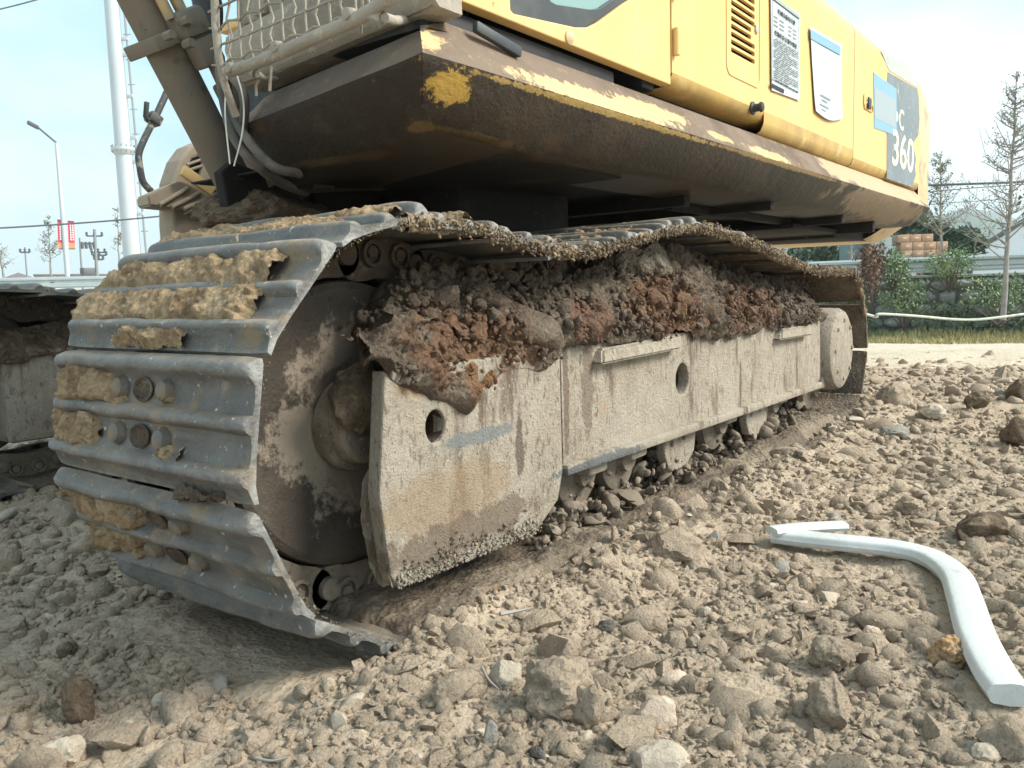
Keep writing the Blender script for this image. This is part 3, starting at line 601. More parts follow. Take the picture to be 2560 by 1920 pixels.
def build_track(yc, near):
    for i in range(NSH):
        s = PH+i*PITCHL; x, z, t = path_at(s)
        if not near: z -= .085*float(sm(np.array(z), .6, .95))
        jx = 0.0 if not near else random.uniform(-.006, .006); jr = random.uniform(-.02, .02)
        M = Matrix(((t[0], 0, -t[1]), (0, 1, 0), (t[1], 0, t[0]))) @ Matrix.Rotation(jr, 3, 'Y')
        o = bpy.data.objects.new('track_shoe', (MUDDY if x > 2.3 or (z < .3 and x > .1) else SHOES)[i % 4]); link(o, EX); o.rotation_euler = M.to_euler(); o.location = Vector((x, yc+jx, z))-LOC['excavator']
        l = bpy.data.objects.new('track_link', LINK2 if z < .25 else LINK); link(l, EX); l.rotation_euler = M.to_euler(); l.location = Vector((x, yc, z))-LOC['excavator']
        if not near: continue
        k = i if i <= NSH//2 else i-NSH                  # counted upwards from the front shoe
        if -3 <= k <= 5:
            for bx in (-.051, .051):
                for by in (-.092, .092):
                    b = bpy.data.objects.new('bolt', BOLT); link(b, o); b.location = (bx, by, 0)
                h_ = bpy.data.objects.new('cleaning_hole', HOLE); link(h_, o); h_.location = (bx, 0, 0)
        cfg = {1: (-.30, .41, -.48, .036), 2: (-.36, .40, -.22, .034), 3: (-.40, .40, -.1, .034), -1: (.06, .42, -.2, .03), -2: (.02, .42, -.35, .03)}.get(k)
        if cfg is None and z > .8 and x < 2.6: cfg = (-.4, .4, .1, .028)
        if cfg:
            me = shoe_mud(i+11, *cfg); d = bpy.data.objects.new('dried_mud', me); link(d, o)
        if k == 0:
            for sd, a0, a1, b0, b1 in ((77, .07, .36, .012, .095), (79, .17, .41, -.10, -.012), (81, -.16, -.03, .01, .05), (83, -.17, -.06, -.105, -.06)):
                d = bpy.data.objects.new('dried_mud', shoe_mud(sd, a0, a1, -.42 if sd < 80 else -.2, .026, x0=b0, x1=b1)); link(d, o)
        if k == 1:
            d = bpy.data.objects.new('dried_mud', shoe_mud(85, -.13, .14, -.25, .03, x0=-.16, x1=-.10)); link(d, o)
        if k == -1:
            d = bpy.data.objects.new('dried_mud', shoe_mud(87, -.32, -.08, -.1, .03, x0=.09, x1=.165, m='mud_wet')); link(d, o)
build_track(.4, True); build_track(2.99, False)

# ---- crumbs of mud along the outer edge of the near crawler
ps, ss = [], []
for s in np.linspace(0, TL, 15000):
    x, z, t = path_at(s)
    if z < .25 and x > -.1: continue
    a = vn(np.array([[s*5, 0, 0]]), 3)[0]*.5+.5; a2 = vn(np.array([[s*17, 3, 0]]), 4)[0]*.5+.5
    top = z > .80 and x > -.05
    if RNG.random() > (.25+.75*a2 if top else .55*a*a2+.03): continue
    off = RNG.normal(.004, .010) if top else RNG.uniform(-.002, .010)
    yy = RNG.normal(.006, .004) if not top else RNG.normal(-.006, .006)
    ps.append((x-t[1]*off, yy, z+t[0]*off)); ss.append(RNG.uniform(.002, .005)*(1.0+.9*a*RNG.random()**2 if top else .55))
me = scatter('mud_crust', np.array(ps), np.array(ss), 'mud_crust', SM1, 1, 60)
sv = np.linspace(0, TL, 2600); sv = np.array([q for q in sv if path_at(q)[1] > .62 and path_at(q)[0] > -.02]); na = 14; V = []
for q in sv:
    x, z, t = path_at(q)
    for k in range(na):
        a = 2*math.pi*k/na; V.append((q, a, x, z, t[0], t[1]))
V = np.array(V); sn = np.stack([np.cos(V[:, 1]), np.sin(V[:, 1]), V[:, 0]*9], 1); rr = .012+.010*fbm(np.stack([np.cos(V[:, 1])*.6, np.sin(V[:, 1])*.6, V[:, 0]*6], 1), 4, 91, .6)+.006*fbm(np.stack([np.cos(V[:, 1])*2, np.sin(V[:, 1])*2, V[:, 0]*40], 1), 3, 92)+.012*np.maximum(0, vn(np.stack([V[:, 0]*2.2, 0*V[:, 0], 0*V[:, 0]], 1), 93)); rr = np.maximum(rr, .002)
off = .006+rr*1.25*np.sin(V[:, 1]); yy = .010-rr*np.cos(V[:, 1])
P = np.stack([V[:, 2]-V[:, 5]*off, yy, V[:, 3]+V[:, 4]*off], 1); nr = len(sv); Fc = []
for i in range(nr-1):
    for k in range(na): Fc.append((i*na+k, i*na+(k+1) % na, (i+1)*na+(k+1) % na, (i+1)*na+k))
part('mud_rim', arr_mesh('mud_rim', P, np.array(Fc), 'mud_crust', 75), EX, 'crumbly mud rim along the edge of the upper crawler run', 'stuff')
part('mud_crust', me, EX, 'tan crumbs of mud along the crawler edge', 'stuff')

# ---- idler, hub, yoke
for yc in (.4, 2.99):
    lo = yc-.125; hi = yc+.125
    me = lathe_mesh('front_idler', [(.02, lo+.012), (.10, lo+.016), (.20, lo+.012), (.30, lo+.004), (.345, lo), (.362, lo+.008), (.366, lo+.02), (.366, yc-.045), (.385, yc-.03), (.385, yc+.03), (.366, yc+.045), (.366, hi-.02), (.345, hi), (.02, hi)], (.03, 0, .516), 'idler_ring', 'Y', 96)
    fi = part('front_idler', me, EX)
    if yc < 1:
        part('hub', lathe_mesh('hub', [(.122, lo+.01), (.122, lo-.012), (.118, lo-.022), (.104, lo-.028), (.098, lo-.06), (.088, lo-.07), (.01, lo-.07)], (.03, 0, .516), 'idler_mud', 'Y', 48), fi, world=False)
        V, Fc = rock_shape(4, 71, .35, 2); V = V*np.array([.085, .05, .075])+aY(.19, 905, 985); V += .012*fbm(V*25, 3, 8)[:, None]
        part('yoke_mud', arr_mesh('yoke_mud', V, Fc, 'clod_brown', 60), fi, world=False)
        part('idler_yoke', box_mesh('idler_yoke', (.30, .205, .516), (.42, .075, .17), 'idler_mud', bev=.02), EX)

# ---- crawler side frame
def P2(y, pts): return [tuple(aY(y, *q)[[0, 2]]) for q in pts]
hole1 = aY(.06, 1090, 1066)[[0, 2]]; hole2 = aY(.06, 1716, 948)[[0, 2]]
out = P2(.06, [(962, 930), (1400, 868), (1408, 1180), (1396, 1250), (1345, 1325), (1180, 1395), (1060, 1445), (995, 1467), (978, 1440), (962, 1330), (950, 1240), (956, 1100)])
front = plate('guard_plate', out, [circ(hole1[0], hole1[1], .036, .042)], .06, .105, 'frame_plate', .006)
fg = part('guard_plate', front, EX, 'pale mud-coated guard plate beside the front idler')
part('hole_lining', lathe_mesh('hole_lining', [(.037, .07), (.040, .22), (.001, .225)], (hole1[0], 0, hole1[1]), 'hole_shade', 'Y', 20), fg, world=False)
p0, p1 = out[9], out[7]
Lf = [aY(.15, *q) for q in ((928, 1172), (920, 1210), (918, 1260), (920, 1330), (930, 1385), (950, 1435), (972, 1462))]; Rf = [aY(.066, *q) for q in ((1002, 1176), (992, 1215), (982, 1265), (975, 1335), (978, 1390), (988, 1440), (994, 1466))]
n_ = 26; Lf = np.array(spline(Lf, 6)); Rf = np.array(spline(Rf, 6)); V = []
for a, b in zip(Lf, Rf):
    for k in range(n_):
        f = k/(n_-1); p = a*(1-f)+b*f; p = p+np.array([.03*math.sin(math.pi*f), 0, 0]); V.append(p)
V = np.array(V); V[:, 0] += .010*fbm(V*26, 4, 5)+.008*np.maximum(0, .6-worley(V*40, 6)); ed = np.abs(np.tile(np.linspace(-1, 1, n_), len(Lf))); V[:, 0] += -.018*(ed > .86)
part('guard_flange', arr_mesh('guard_flange', V, grid_faces(len(Lf), n_), 'frame_plate', 60), EX, 'bent lower flange of the guard plate, clogged with mud')
# mud smeared along the lower edge of the guard plate
ps = []; ss = []
for k in range(700):
    f = RNG.random(); q = np.array([994, 1466])*(1-f)+np.array([1352, 1322])*f; lift = abs(RNG.normal(0, 26)); p = aY(.058, q[0]+RNG.normal(0, 4), q[1]-lift+6); ps.append(p+np.array([0, -.002, 0])); ss.append(RNG.uniform(.0018, .005))
part('plate_mud', scatter('plate_mud', np.array(ps), np.array(ss), 'frame_plate', SM1, 1, 60), EX, None, 'stuff')
out2 = P2(.075, [(1400, 868), (2040, 792), (2051, 800), (2052, 945), (2046, 957), (1409, 1172)])
mainp = plate('side_plate', out2, [circ(hole2[0], hole2[1], .058, .062)], .076, .125, 'frame_plate', .006)
sp = part('side_plate', mainp, EX, 'long pale mud-coated side plate of the crawler frame')
part('hole_lining', lathe_mesh('hole_lining', [(.0625, .085), (.06, .20), (.001, .21)], (hole2[0], 0, hole2[1]), 'hole_shade', 'Y', 20), sp, world=False)
f0 = aY(.06, 1411, 1176); f1 = aY(.06, 2050, 962)
c_ = (f0+f1)/2; d_ = f1-f0; ln = math.hypot(d_[0], d_[2])
part('lower_flange', box_mesh('lower_flange', (c_[0], .10, c_[2]), (ln, .11, .034), 'frame_plate', Matrix.Rotation(-math.atan2(d_[2], d_[0]), 3, 'Y'), .007), EX)
for dx in (.31, .38, 1.24):                           # weld beads and scratches on the plates
    pass
part('frame_box', box_mesh('frame_box', (1.75, .42, .46), (3.0, .36, .34), 'mud_wet', bev=.02), EX)
part('seam_strip', box_mesh('seam_strip', (.700, .0755, .47), (.012, .012, .35), 'frame_plate', bev=.004), EX)
for (a, b, c, d), zt in (((1508, 912), (1706, 872), (1706, 835), (1508, 872)), 0), (((1955, 850), (2032, 838), (2030, 812), (1955, 822)), 0):
    q0 = aY(.03, *a); q1 = aY(.03, *b); q2 = aY(.05, *c); q3 = aY(.05, *d)
    bm = bmesh.new(); vf = [bm.verts.new(q.tolist()) for q in (q0, q1, q2, q3)]; vb = [bm.verts.new((q[0], .16, q[2]+.0)) for q in (q0, q1, q2, q3)]
    bm.faces.new(vf); bm.faces.new(vb)
    for i in range(4): bm.faces.new((vf[i], vf[(i+1) % 4], vb[(i+1) % 4], vb[i]))
    bmesh.ops.bevel(bm, geom=list(bm.edges), offset=.008, segments=2, affect='EDGES')
    part('step_bracket', bm_mesh(bm, 'step_bracket', 'frame_plate'), EX)
# rollers under the frame and their guards
for i, (px, py) in enumerate(((1425, 1215), (1530, 1180), (1770, 1098), (1905, 1045), (2010, 1000))):
    q = aY(.2, px, py); X0 = q[0]
    r = part('track_roller', lathe_mesh('track_roller', [(.02, .125), (.05, .125), (.055, .15), (.07, .155), (.10, .16), (.125, .17), (.128, .19), (.128, .205), (.118, .215), (.096, .225), (.096, .36), (.096, .54), (.12, .55), (.12, .58), (.02, .58)], (X0, 0, .225), 'roller_mud', 'Y', 36), EX)
    part('roller_collar', box_mesh('roller_collar', (X0, .115, .262), (.12, .07, .075), 'frame_plate', bev=.015), r, world=False)
for px, py in ((1675, 1120), (1870, 1050)):
    X0 = aY(.16, px, py)[0]; gpts = [(X0-.15, .30), (X0-.145, .19), (X0-.11, .125), (X0-.03, .105), (X0+.06, .115), (X0+.125, .16), (X0+.14, .22), (X0+.145, .30)]
    part('roller_guard', plate('roller_guard', gpts, [circ(X0+.03, .235, .016), circ(X0-.08, .22, .012)], .11, .15, 'frame_plate', .008), EX)
for X0 in (1.485, 2.6):
    part('carrier_roller', lathe_mesh('carrier_roller', [(.02, .24), (.06, .24), (.075, .25), (.075, .54), (.02, .54)], (X0, 0, .85), 'mud_grey', 'Y', 28), EX)
ps = []; ss = []
for k in range(520):
    x = RNG.uniform(.62, 3.3); y = RNG.uniform(.09, .26); z = .04+.10*RNG.random()**2+.05*(RNG.random() < .25); ps.append((x, y, z)); ss.append(np.exp(RNG.normal(math.log(.012), .5)))
part('roller_clods', scatter('roller_clods', np.array(ps), np.minimum(ss, .035), 'roller_mud', [rock_shape(2, 700+k, .6, 2) for k in range(8)], 1, 60), EX, 'mud clods packed between the rollers and the chain', 'stuff')
# final drive and sprocket
fd = part('final_drive', lathe_mesh('final_drive', [(.02, .022), (.195, .022), (.225, .035), (.24, .06), (.245, .20), (.27, .21), (.27, .34), (.02, .34)], (3.6, 0, .44), 'frame_plate', 'Y', 56), EX, 'round mud-crusted final drive cover at the rear of the crawler')
for k in range(8):
    a = 2*math.pi*k/8; part('cover_bolt', lathe_mesh('cover_bolt', [(.012, .024), (.012, .014), (.008, .012)], (3.6+.17*math.cos(a), 0, .44+.17*math.sin(a)), 'frame_plate', 'Y', 6), fd, world=False)
for yc in (.4, 2.99):
    teeth = []
    for k in range(84):
        a = 2*math.pi*k/84; teeth.append((3.6+(.36 if (k % 4) < 2 else .315)*math.cos(a), .455+(.36 if (k % 4) < 2 else .315)*math.sin(a)))
    part('drive_sprocket', plate('drive_sprocket', teeth, [], yc-.03, yc+.03, 'idler_ring'), EX)
# far crawler frame, seen past the front of the near one
part('far_frame', box_mesh('far_frame', (1.8, 2.95, .43), (3.3, .5, .42), 'frame_plate', bev=.03), EX, 'mud-plastered inner side of the far crawler frame')

part('far_gap_shade', box_mesh('far_gap_shade', (1.8, 3.08, .70), (3.4, .22, .30), 'deck_bottom_shaded', bev=.02), EX)  # added dark box stands in for the shade under the upper run

# ---- mud heaped on the side frame
def mud_bank(name, low, up, y_low, y_up, sgn, nx, nt_, seed, m='mud_wet', amp=.05):
    lx = np.array(low); ux = np.array(up); xs = np.linspace(max(lx[0, 0], ux[0, 0]-.15)+.03, min(lx[-1, 0], ux[-1, 0]), nx); t = np.linspace(0, 1, nt_)
    zl = np.interp(xs, lx[:, 0], lx[:, 1]); zu = np.interp(xs, ux[:, 0], ux[:, 1])
    zl = zl+.03*fbm(np.stack([xs*14, 0*xs, 0*xs], 1), 3, seed+1)
    X, T = np.meshgrid(xs, t, indexing='ij'); ZL = np.repeat(zl[:, None], nt_, 1); ZU = np.repeat(zu[:, None], nt_, 1)
    tt = np.clip(T/.85, 0, 1); z = ZL+(ZU-ZL)*tt-(T > .85)*(T-.85)*.5
    y = y_low+(y_up-y_low)*(tt**1.5)*np.repeat(sm(xs, xs[0]-.08, xs[0]+.3)[:, None], nt_, 1)+sgn*.2*np.maximum(0, T-.85)/.15*np.repeat(sm(xs, xs[0], xs[0]+.35)[:, None], nt_, 1)
    P = np.stack([X.ravel(), y.ravel(), z.ravel()], 1)
    k = np.clip(T.ravel()/.12, 0, 1)**.6
    d = amp*(.9*fbm(P*4.5, 3, seed)+.8*fbm(P*12+3, 4, seed+4)+.2)+.022*np.maximum(0, .62-worley(P*20, seed))+.014*np.maximum(0, .6-worley(P*48, seed+2))+.012*fbm(P*45, 3, seed+6, .65)
    d -= .09*np.maximum(0, fbm(P*3.4+9, 2, seed+9)-.32)
    n = np.array([0, -sgn*.9, .35]); P = P+(d*k+.004)[:, None]*n; P[:, 0] += .02*fbm(P*11, 2, seed+12)*k
    return arr_mesh(name, P, grid_faces(nx, nt_), m, 75)
LOW = [(-.16, .72), (-.10, .69), (-.01, .63), (.08, .60), (.15, .575), (.24, .535), (.33, .585), (.42, .63), (.60, .61), (.68, .66), (.91, .655), (1.10, .66), (1.30, .63), (1.47, .665), (1.60, .655), (1.75, .61), (1.90, .61), (2.1, .62), (2.4, .63), (2.7, .62), (3.3, .615)]
UP = [(.0, .75), (.06, .81), (.15, .88), (.2, .90), (.36, .915), (.54, .91), (.66, .935), (.85, .887), (1.07, .89), (1.2, .95), (1.33, .985), (1.5, 1.0), (1.87, 1.0), (1.95, .94), (2.1, .90), (2.48, .878), (3.0, .86), (3.3, .80)]
part('mud_bank', mud_bank('mud_bank', LOW, UP, .062, .25, 1, 760, 170, 5, amp=.075), EX, 'thick dark and reddish mud heaped on the crawler frame', 'stuff')
ps = []; ss = []
for k in range(2200):
    x = RNG.uniform(-.05, 3.2); u = RNG.random()**.8; zl = np.interp(x, *np.array(LOW).T); zu = np.interp(x, *np.array(UP).T); z = zl+(zu-zl)*u
    ps.append((x, .062+.19*u**1.5-.045*min(1, u/.12)**.6+RNG.normal(0, .012), z)); ss.append(RNG.uniform(.0025, .0075))
part('mud_lumps', scatter('mud_lumps', np.array(ps), np.array(ss), 'mud_wet', SM1, 1, 60), EX, None, 'stuff')
CL = [rock_shape(2, 500+k, .7, 1) for k in range(14)]; ps = []; ss = []
for k in range(1500):
    x = RNG.uniform(-.02, 3.15); u = RNG.random()**.7; zl = np.interp(x, *np.array(LOW).T); zu = np.interp(x, *np.array(UP).T); z = zl+.02+(zu-zl-.01)*u; sz_ = np.exp(RNG.normal(math.log(.0095), .5))
    ps.append((x, .062+.19*u**1.5-.035*min(1, u/.12)**.6+RNG.normal(0, .008)+sz_*.3, z)); ss.append(min(sz_, .05))
part('mud_clods', scatter('mud_clods', np.array(ps), np.array(ss), 'mud_wet', CL, 1, 60), EX, None, 'stuff')
V, Fc = rock_shape(5, 19, .45, 2); V = V*np.array([.17, .09, .085])+np.array([1.42, .17, .935]); V += .02*fbm(V*22, 3, 5)[:, None]
part('mud_lump', arr_mesh('mud_lump', V, Fc, 'mud_grey', 60), EX, 'dry grey clod wedged under the upper crawler run')
part('far_mud_bank', mud_bank('far_mud_bank', [(-.3, .55), (.5, .6), (2, .62), (3.3, .6)], [(-.2, .70), (.4, .74), (.6, .80), (.9, .84), (3.3, .8)], 2.69, 2.85, 1, 300, 60, 15, 'clod_brown'), EX, None, 'stuff')
# soil lying on the shoes of the lower run, outside the links
nx, ny = 420, 46; xs = np.linspace(-.10, 3.7, nx); ys = np.linspace(-.05, .30, ny); X, Yg = np.meshgrid(xs, ys, indexing='ij'); P = np.stack([X.ravel(), Yg.ravel(), 0*X.ravel()], 1)
z = .044-.03*sm(P[:, 1], .10, .2)*sm(P[:, 0], .45, .7)*(1-sm(P[:, 0], 2.2, 2.8))+.028*fbm(P*np.array([4, 7, 1]), 4, 61)+.022*np.maximum(0, .6-worley(P*np.array([15, 15, 1]), 62))+.010*np.maximum(0, .6-worley(P*np.array([40, 40, 1]), 63))+.01*sm(P[:, 1], .15, .3)-.05*sm(-P[:, 1], -.03, .05)+.016*(1-sm(P[:, 0], .3, .6))-.06*(1-sm(P[:, 0], -.10, -.03))+.03*sm(P[:, 0], 1.8, 2.8)
part('track_soil', arr_mesh('track_soil', np.stack([P[:, 0], P[:, 1], z], 1), grid_faces(nx, ny), 'wet_soil', 75), EX, 'moist soil lying on the lower crawler run', 'stuff')

# ---- undercarriage centre, swing ring
part('centre_frame', box_mesh('centre_frame', (1.8, 1.7, .75), (1.5, 2.2, .42), 'deck_bottom_shaded', bev=.05), EX)
part('swing_ring', lathe_mesh('swing_ring', [(.2, .94), (.72, .94), (.72, 1.02), (.66, 1.03), (.66, 1.12), (.74, 1.13), (.74, 1.25), (.2, 1.25)], (1.8, 1.7, 0), 'deck_bottom_shaded', 'Z', 48), EX)

# ---- revolving deck: rounded skirt swept round the front-left corner
def deck():
    path = [(.34, .99, -.08), (.20, .94, -.08), (.12, .86, -.075)]
    for y in (.75, .6, .4, .25, .12): path.append((.10, y, -.07*(y-.02)/.8))
    path.append((.10, .04, 0))
    for x in (.3, .6, 1, 1.5, 2, 2.5, 3, 3.5, 4, 4.5, 5, 5.4, 5.8): path.append((x, .04, 0))
    path += [(6.13, .04, 0), (6.16, .4, 0), (6.18, 1.2, 0)]
    P = [Vector((a, b, 0)) for a, b, _ in path]; rows = []
    prof = [(.30, 1.545), (.12, 1.545), (.105, 1.540), (.012, 1.425), (.0, 1.405), (.006, 1.388), (.075, 1.315), (.115, 1.275), (.135, 1.262), (.16, 1.256), (.45, 1.250)]
    for i, p in enumerate(P):
        t = (P[min(i+1, len(P)-1)]-P[max(i-1, 0)]).normalized(); n = Vector((-t.y, t.x, 0))    # inward: left of travel direction
        a = (P[i]-P[i-1]).normalized() if i else t; b = (P[i+1]-P[i]).normalized() if i < len(P)-1 else t; k = 1/max(.6, math.cos(a.angle(b)/2)) if a.length and b.length else 1
        fr = 1 if p.x < .12 else 0
        if i and i < len(P)-1 and a.angle(b) > .2: n = (Vector((-a.y, a.x, 0))+Vector((-b.y, b.x, 0))).normalized()
        rows.append([(p+n*(o*k), z+path[i][2]-(.03*fr*min(1, max(0, (z-1.40)/.1)))) for o, z in prof])
    bm = bmesh.new(); vr = [[bm.verts.new((q.x, q.y, z)) for q, z in r] for r in rows]; np_ = len(prof)
    for a, b in zip(vr, vr[1:]):
        for j in range(np_-1):
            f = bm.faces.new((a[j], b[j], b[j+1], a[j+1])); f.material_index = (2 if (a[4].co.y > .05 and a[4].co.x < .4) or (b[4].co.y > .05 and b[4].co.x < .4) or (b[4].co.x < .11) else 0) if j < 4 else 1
    bmesh.ops.subdivide_edges(bm, edges=[e for e in bm.edges if e.calc_length() > .12], cuts=3, use_grid_fill=True)
    for v in bm.verts:
        c = v.co; v.co += Vector((0, 1, .5))*float(.004*fbm(np.array([[c.x*3, c.y*3, c.z*6]]), 2, 3)[0])
    me = bm_mesh(bm, 'revolving_deck', 'deck_bevel', 40, False); me.materials.append(MATS['deck_grime_shade']); me.materials.append(MATS['deck_front']); return me
part('revolving_deck', deck(), EX, 'scuffed deck skirt, dusty on top and grime and painted-in shade below')
# underside sheets and ribs
part('belly_plate', box_mesh('belly_plate', (3.7, 1.55, 1.275), (4.6, 2.2, .02), 'deck_bottom_shaded'), EX)
part('belly_plate', box_mesh('belly_plate', (.85, .80, 1.252), (1.1, 1.1, .006), 'deck_bottom_shaded'), EX)
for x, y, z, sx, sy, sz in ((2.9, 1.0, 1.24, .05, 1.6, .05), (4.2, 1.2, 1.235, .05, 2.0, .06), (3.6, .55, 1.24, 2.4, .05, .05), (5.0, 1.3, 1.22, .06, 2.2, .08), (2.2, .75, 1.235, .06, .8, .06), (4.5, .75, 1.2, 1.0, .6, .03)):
    part('belly_rib', box_mesh('belly_rib', (x, y, z), (sx, sy, sz), 'deck_bottom_shaded', bev=.006), EX)
part('dark_gap_box', box_mesh('dark_gap_box', (1.0, 1.48, 1.14), (.5, .5, .26), 'deck_bottom_shaded', bev=.02), EX)  # added dark box, hides the bright sky gap under the deck
part('belly_box', box_mesh('belly_box', (1.5, 1.6, 1.15), (.8, 1.6, .25), 'deck_bottom_shaded', bev=.03), EX)
# torn rag of rubber on the deck edge
part('rubber_flap', box_mesh('rubber_flap', tuple(aY(.10, 1245, 100)), (.20, .02, .03), 'rubber', Matrix.Rotation(R_(8), 3, 'Y'), .006), EX)

# ---- cab
part('cab_base', box_mesh('cab_base', (.72, .56, 1.55), (.98, .80, .075), 'black', bev=.01), EX)
def cab_base_beam():
    bm = bmesh.new(); rows = []
    for y, dz in ((.075, 0), (.095, 0), (.35, -.015), (.6, -.034), (.87, -.052), (.9, -.054)):
        rows.append([bm.verts.new((x, y, z+dz)) for x, z in ((.30, 1.540), (.205, 1.540), (.19, 1.552), (.16, 1.64), (.17, 1.69), (.30, 1.69))])
    for a, b in zip(rows, rows[1:]):
        for j in range(6): bm.faces.new((a[j], a[(j+1) % 6], b[(j+1) % 6], b[j]))
    bm.faces.new(rows[0]); bm.faces.new(rows[-1]); bmesh.ops.bevel(bm, geom=[e for e in bm.edges if e.calc_length() > .1], offset=.01, segments=2, affect='EDGES')
    return bm_mesh(bm, 'cab_sill', 'dusty_grey')
part('cab_sill', cab_base_beam(), EX, 'dusty front sill under the cab')
cabp = P2(.12, [(1122, 18), (1140, 26), (1676, 216), (1690, 228)]); 
win = P2(.12, [(1272, -60), (1277, 24), (1284, 33), (1300, 37), (1440, 68), (1470, 68), (1496, 55), (1560, 8), (1630, -50)])
xt0 = win[0][0]; xt1 = win[-1][0]+.06
win = [(xt0-.02, 2.75)]+win[1:-1]+[(xt1, 1.95), (xt1+.02, 2.75)]
X1 = aY(.12, 1678, 100)[0]
door = [(.268, 1.63), (.30, 1.598), (X1-.006, 1.598), (X1-.006, 2.95), (.40, 2.95), (.268, 2.4)]
cab = part('cab', plate('cab', door, [win], .12, .165, 'yellow', .004), EX, 'yellow cab side with a black-framed window')
gl = P2(.13, [(1350, -60), (1378, 2), (1392, 10), (1478, 23), (1500, 20), (1548, -12), (1600, -60)]); gl = [(gl[0][0], 2.7)]+gl[1:-1]+[(xt1-.06, 1.97), (xt1-.04, 2.7)]
wf = part('window_frame', plate('window_frame', [(a, b) for a, b in win], [gl], .132, .150, 'rubber', .003), cab, world=False)
part('window_pane', plate('window_pane', gl, [], .146, .150, 'glass'), cab, world=False)
part('cab_front', box_mesh('cab_front', (.33, .58, 2.30), (.10, .80, 1.20), 'dusty_grey', bev=.02), EX)
part('cab_roof', box_mesh('cab_roof', (.95, .60, 2.98), (1.30, .96, .08), 'yellow', bev=.03), EX)
part('cab_back', box_mesh('cab_back', (1.50, .60, 2.26), (.10, .84, 1.36), 'black', bev=.01), EX)
part('cab_inner_side', box_mesh('cab_inner_side', (.93, 1.02, 2.26), (1.24, .04, 1.38), 'dusty_grey', bev=.01), EX)
for y, wd in ((.30, .02), (.50, .05), (.66, .025), (.86, .05)):
    part('front_post', box_mesh('front_post', (.272, y, 2.28), (.02, wd, 1.15), 'rubber' if wd < .03 else 'dusty_grey', bev=.006), EX)
part('front_pane', box_mesh('front_pane', (.278, .40, 2.32), (.006, .14, .9), 'glass'), EX)
bolt = aY(.12, 1422, 95); part('door_stud', lathe_mesh('door_stud', [(.022, .120), (.022, .114), (.012, .108), (.005, .105)], (bolt[0], 0, bolt[2]), 'cw_paint', 'Y', 18), cab, world=False)
hz_ = aY(.11, 1690, 105)
part('hinge', lathe_mesh('hinge', [(.011, -.05), (.013, -.048), (.013, .05), (.008, .052)], (hz_[0], .108, hz_[2]), 'yellow', 'Z', 14), cab, world=False)
part('hinge', lathe_mesh('hinge', [(.011, -.04), (.013, -.038), (.013, .2), (.008, .202)], (hz_[0], .108, hz_[2]+.20), 'yellow', 'Z', 14), cab, world=False)

# ---- engine house panels
def house_panel(name, x0, x1, holes=(), z0=1.60, ztop=2.33, label=None, lip=1.0):
    pl = plate(name, [(x0, z0), (x1, z0), (x1, ztop), (x0, ztop)], holes, .12, .135, 'yellow', .0015)
    o = part(name, pl, EX, label)
    prof = [(.12, ztop)]+[(.12+.22-.22*math.cos(R_(a)), ztop+.17*math.sin(R_(a))) for a in range(12, 91, 13)]+[(1.6, ztop+.18)]
    bm = bmesh.new(); a_ = [bm.verts.new((x0, y, z)) for y, z in prof]; b_ = [bm.verts.new((x1, y, z)) for y, z in prof]
    for j in range(len(prof)-1): bm.faces.new((a_[j], b_[j], b_[j+1], a_[j+1]))
    part('hood_edge', bm_mesh(bm, 'hood_edge', 'yellow', 60, False), o, world=False)
    low = [(.1201, z0), (.122, z0-.01*lip), (.135, z0-.04*lip), (.16, z0-.055*lip), (.3, z0-.056*lip)]
    bm = bmesh.new(); a_ = [bm.verts.new((x0, y, z)) for y, z in low]; b_ = [bm.verts.new((x1, y, z)) for y, z in low]
    for j in range(len(low)-1): bm.faces.new((b_[j], a_[j], a_[j+1], b_[j+1]))
    part('lower_lip', bm_mesh(bm, 'lower_lip', 'yellow_low', 60, False), o, world=False)
    return o
slots = []
for k in range(12):
    a = aY(.12, 1828, 135-19*k); b = aY(.12, 1887 if k not in (3, 4) else 1878, 135-19*k); zz = aY(.12, 1855, 138-19.2*k)[2]
    if k < 12: slots.append(rrect(a[0], zz-.010, b[0], zz+.010, .008, 3))
SX = aY(.12, 2134, 300)[0]; EXX = aY(.12, 2299, 400)[0]
slots = [s for s in slots if max(q[1] for q in s) < 2.30]
pa = house_panel('side_door', X1+.006, SX-.006, slots, z0=1.645, label='yellow engine-house door with louvre slots and posters', lip=.85)
bm = bmesh.new(); lw = [(.1195, 1.648), (.1195, 1.60), (.122, 1.59), (.135, 1.56), (.16, 1.546), (.3, 1.5455)]; a_ = [bm.verts.new((2.55, y, z)) for y, z in lw]; b_ = [bm.verts.new((SX-.006, y, z)) for y, z in lw]
for j in range(len(lw)-1): bm.faces.new((b_[j], a_[j], a_[j+1], b_[j+1]))
part('door_skirt', bm_mesh(bm, 'door_skirt', 'yellow_low', 60, False), pa, world=False)
pb = house_panel('rear_door', SX+.006, EXX-.006, label='yellow rear door with peeling dark decal')
part('house_dark_fill', box_mesh('house_dark_fill', (3.75, 1.55, 1.92), (4.2, 2.6, .76), 'black'), EX)  # black fill reaches down to paint the shadow in the gap above the deck
part('house_roof', box_mesh('house_roof', (3.85, 1.8, 2.44), (4.4, 2.6, .06), 'yellow', bev=.02), EX)
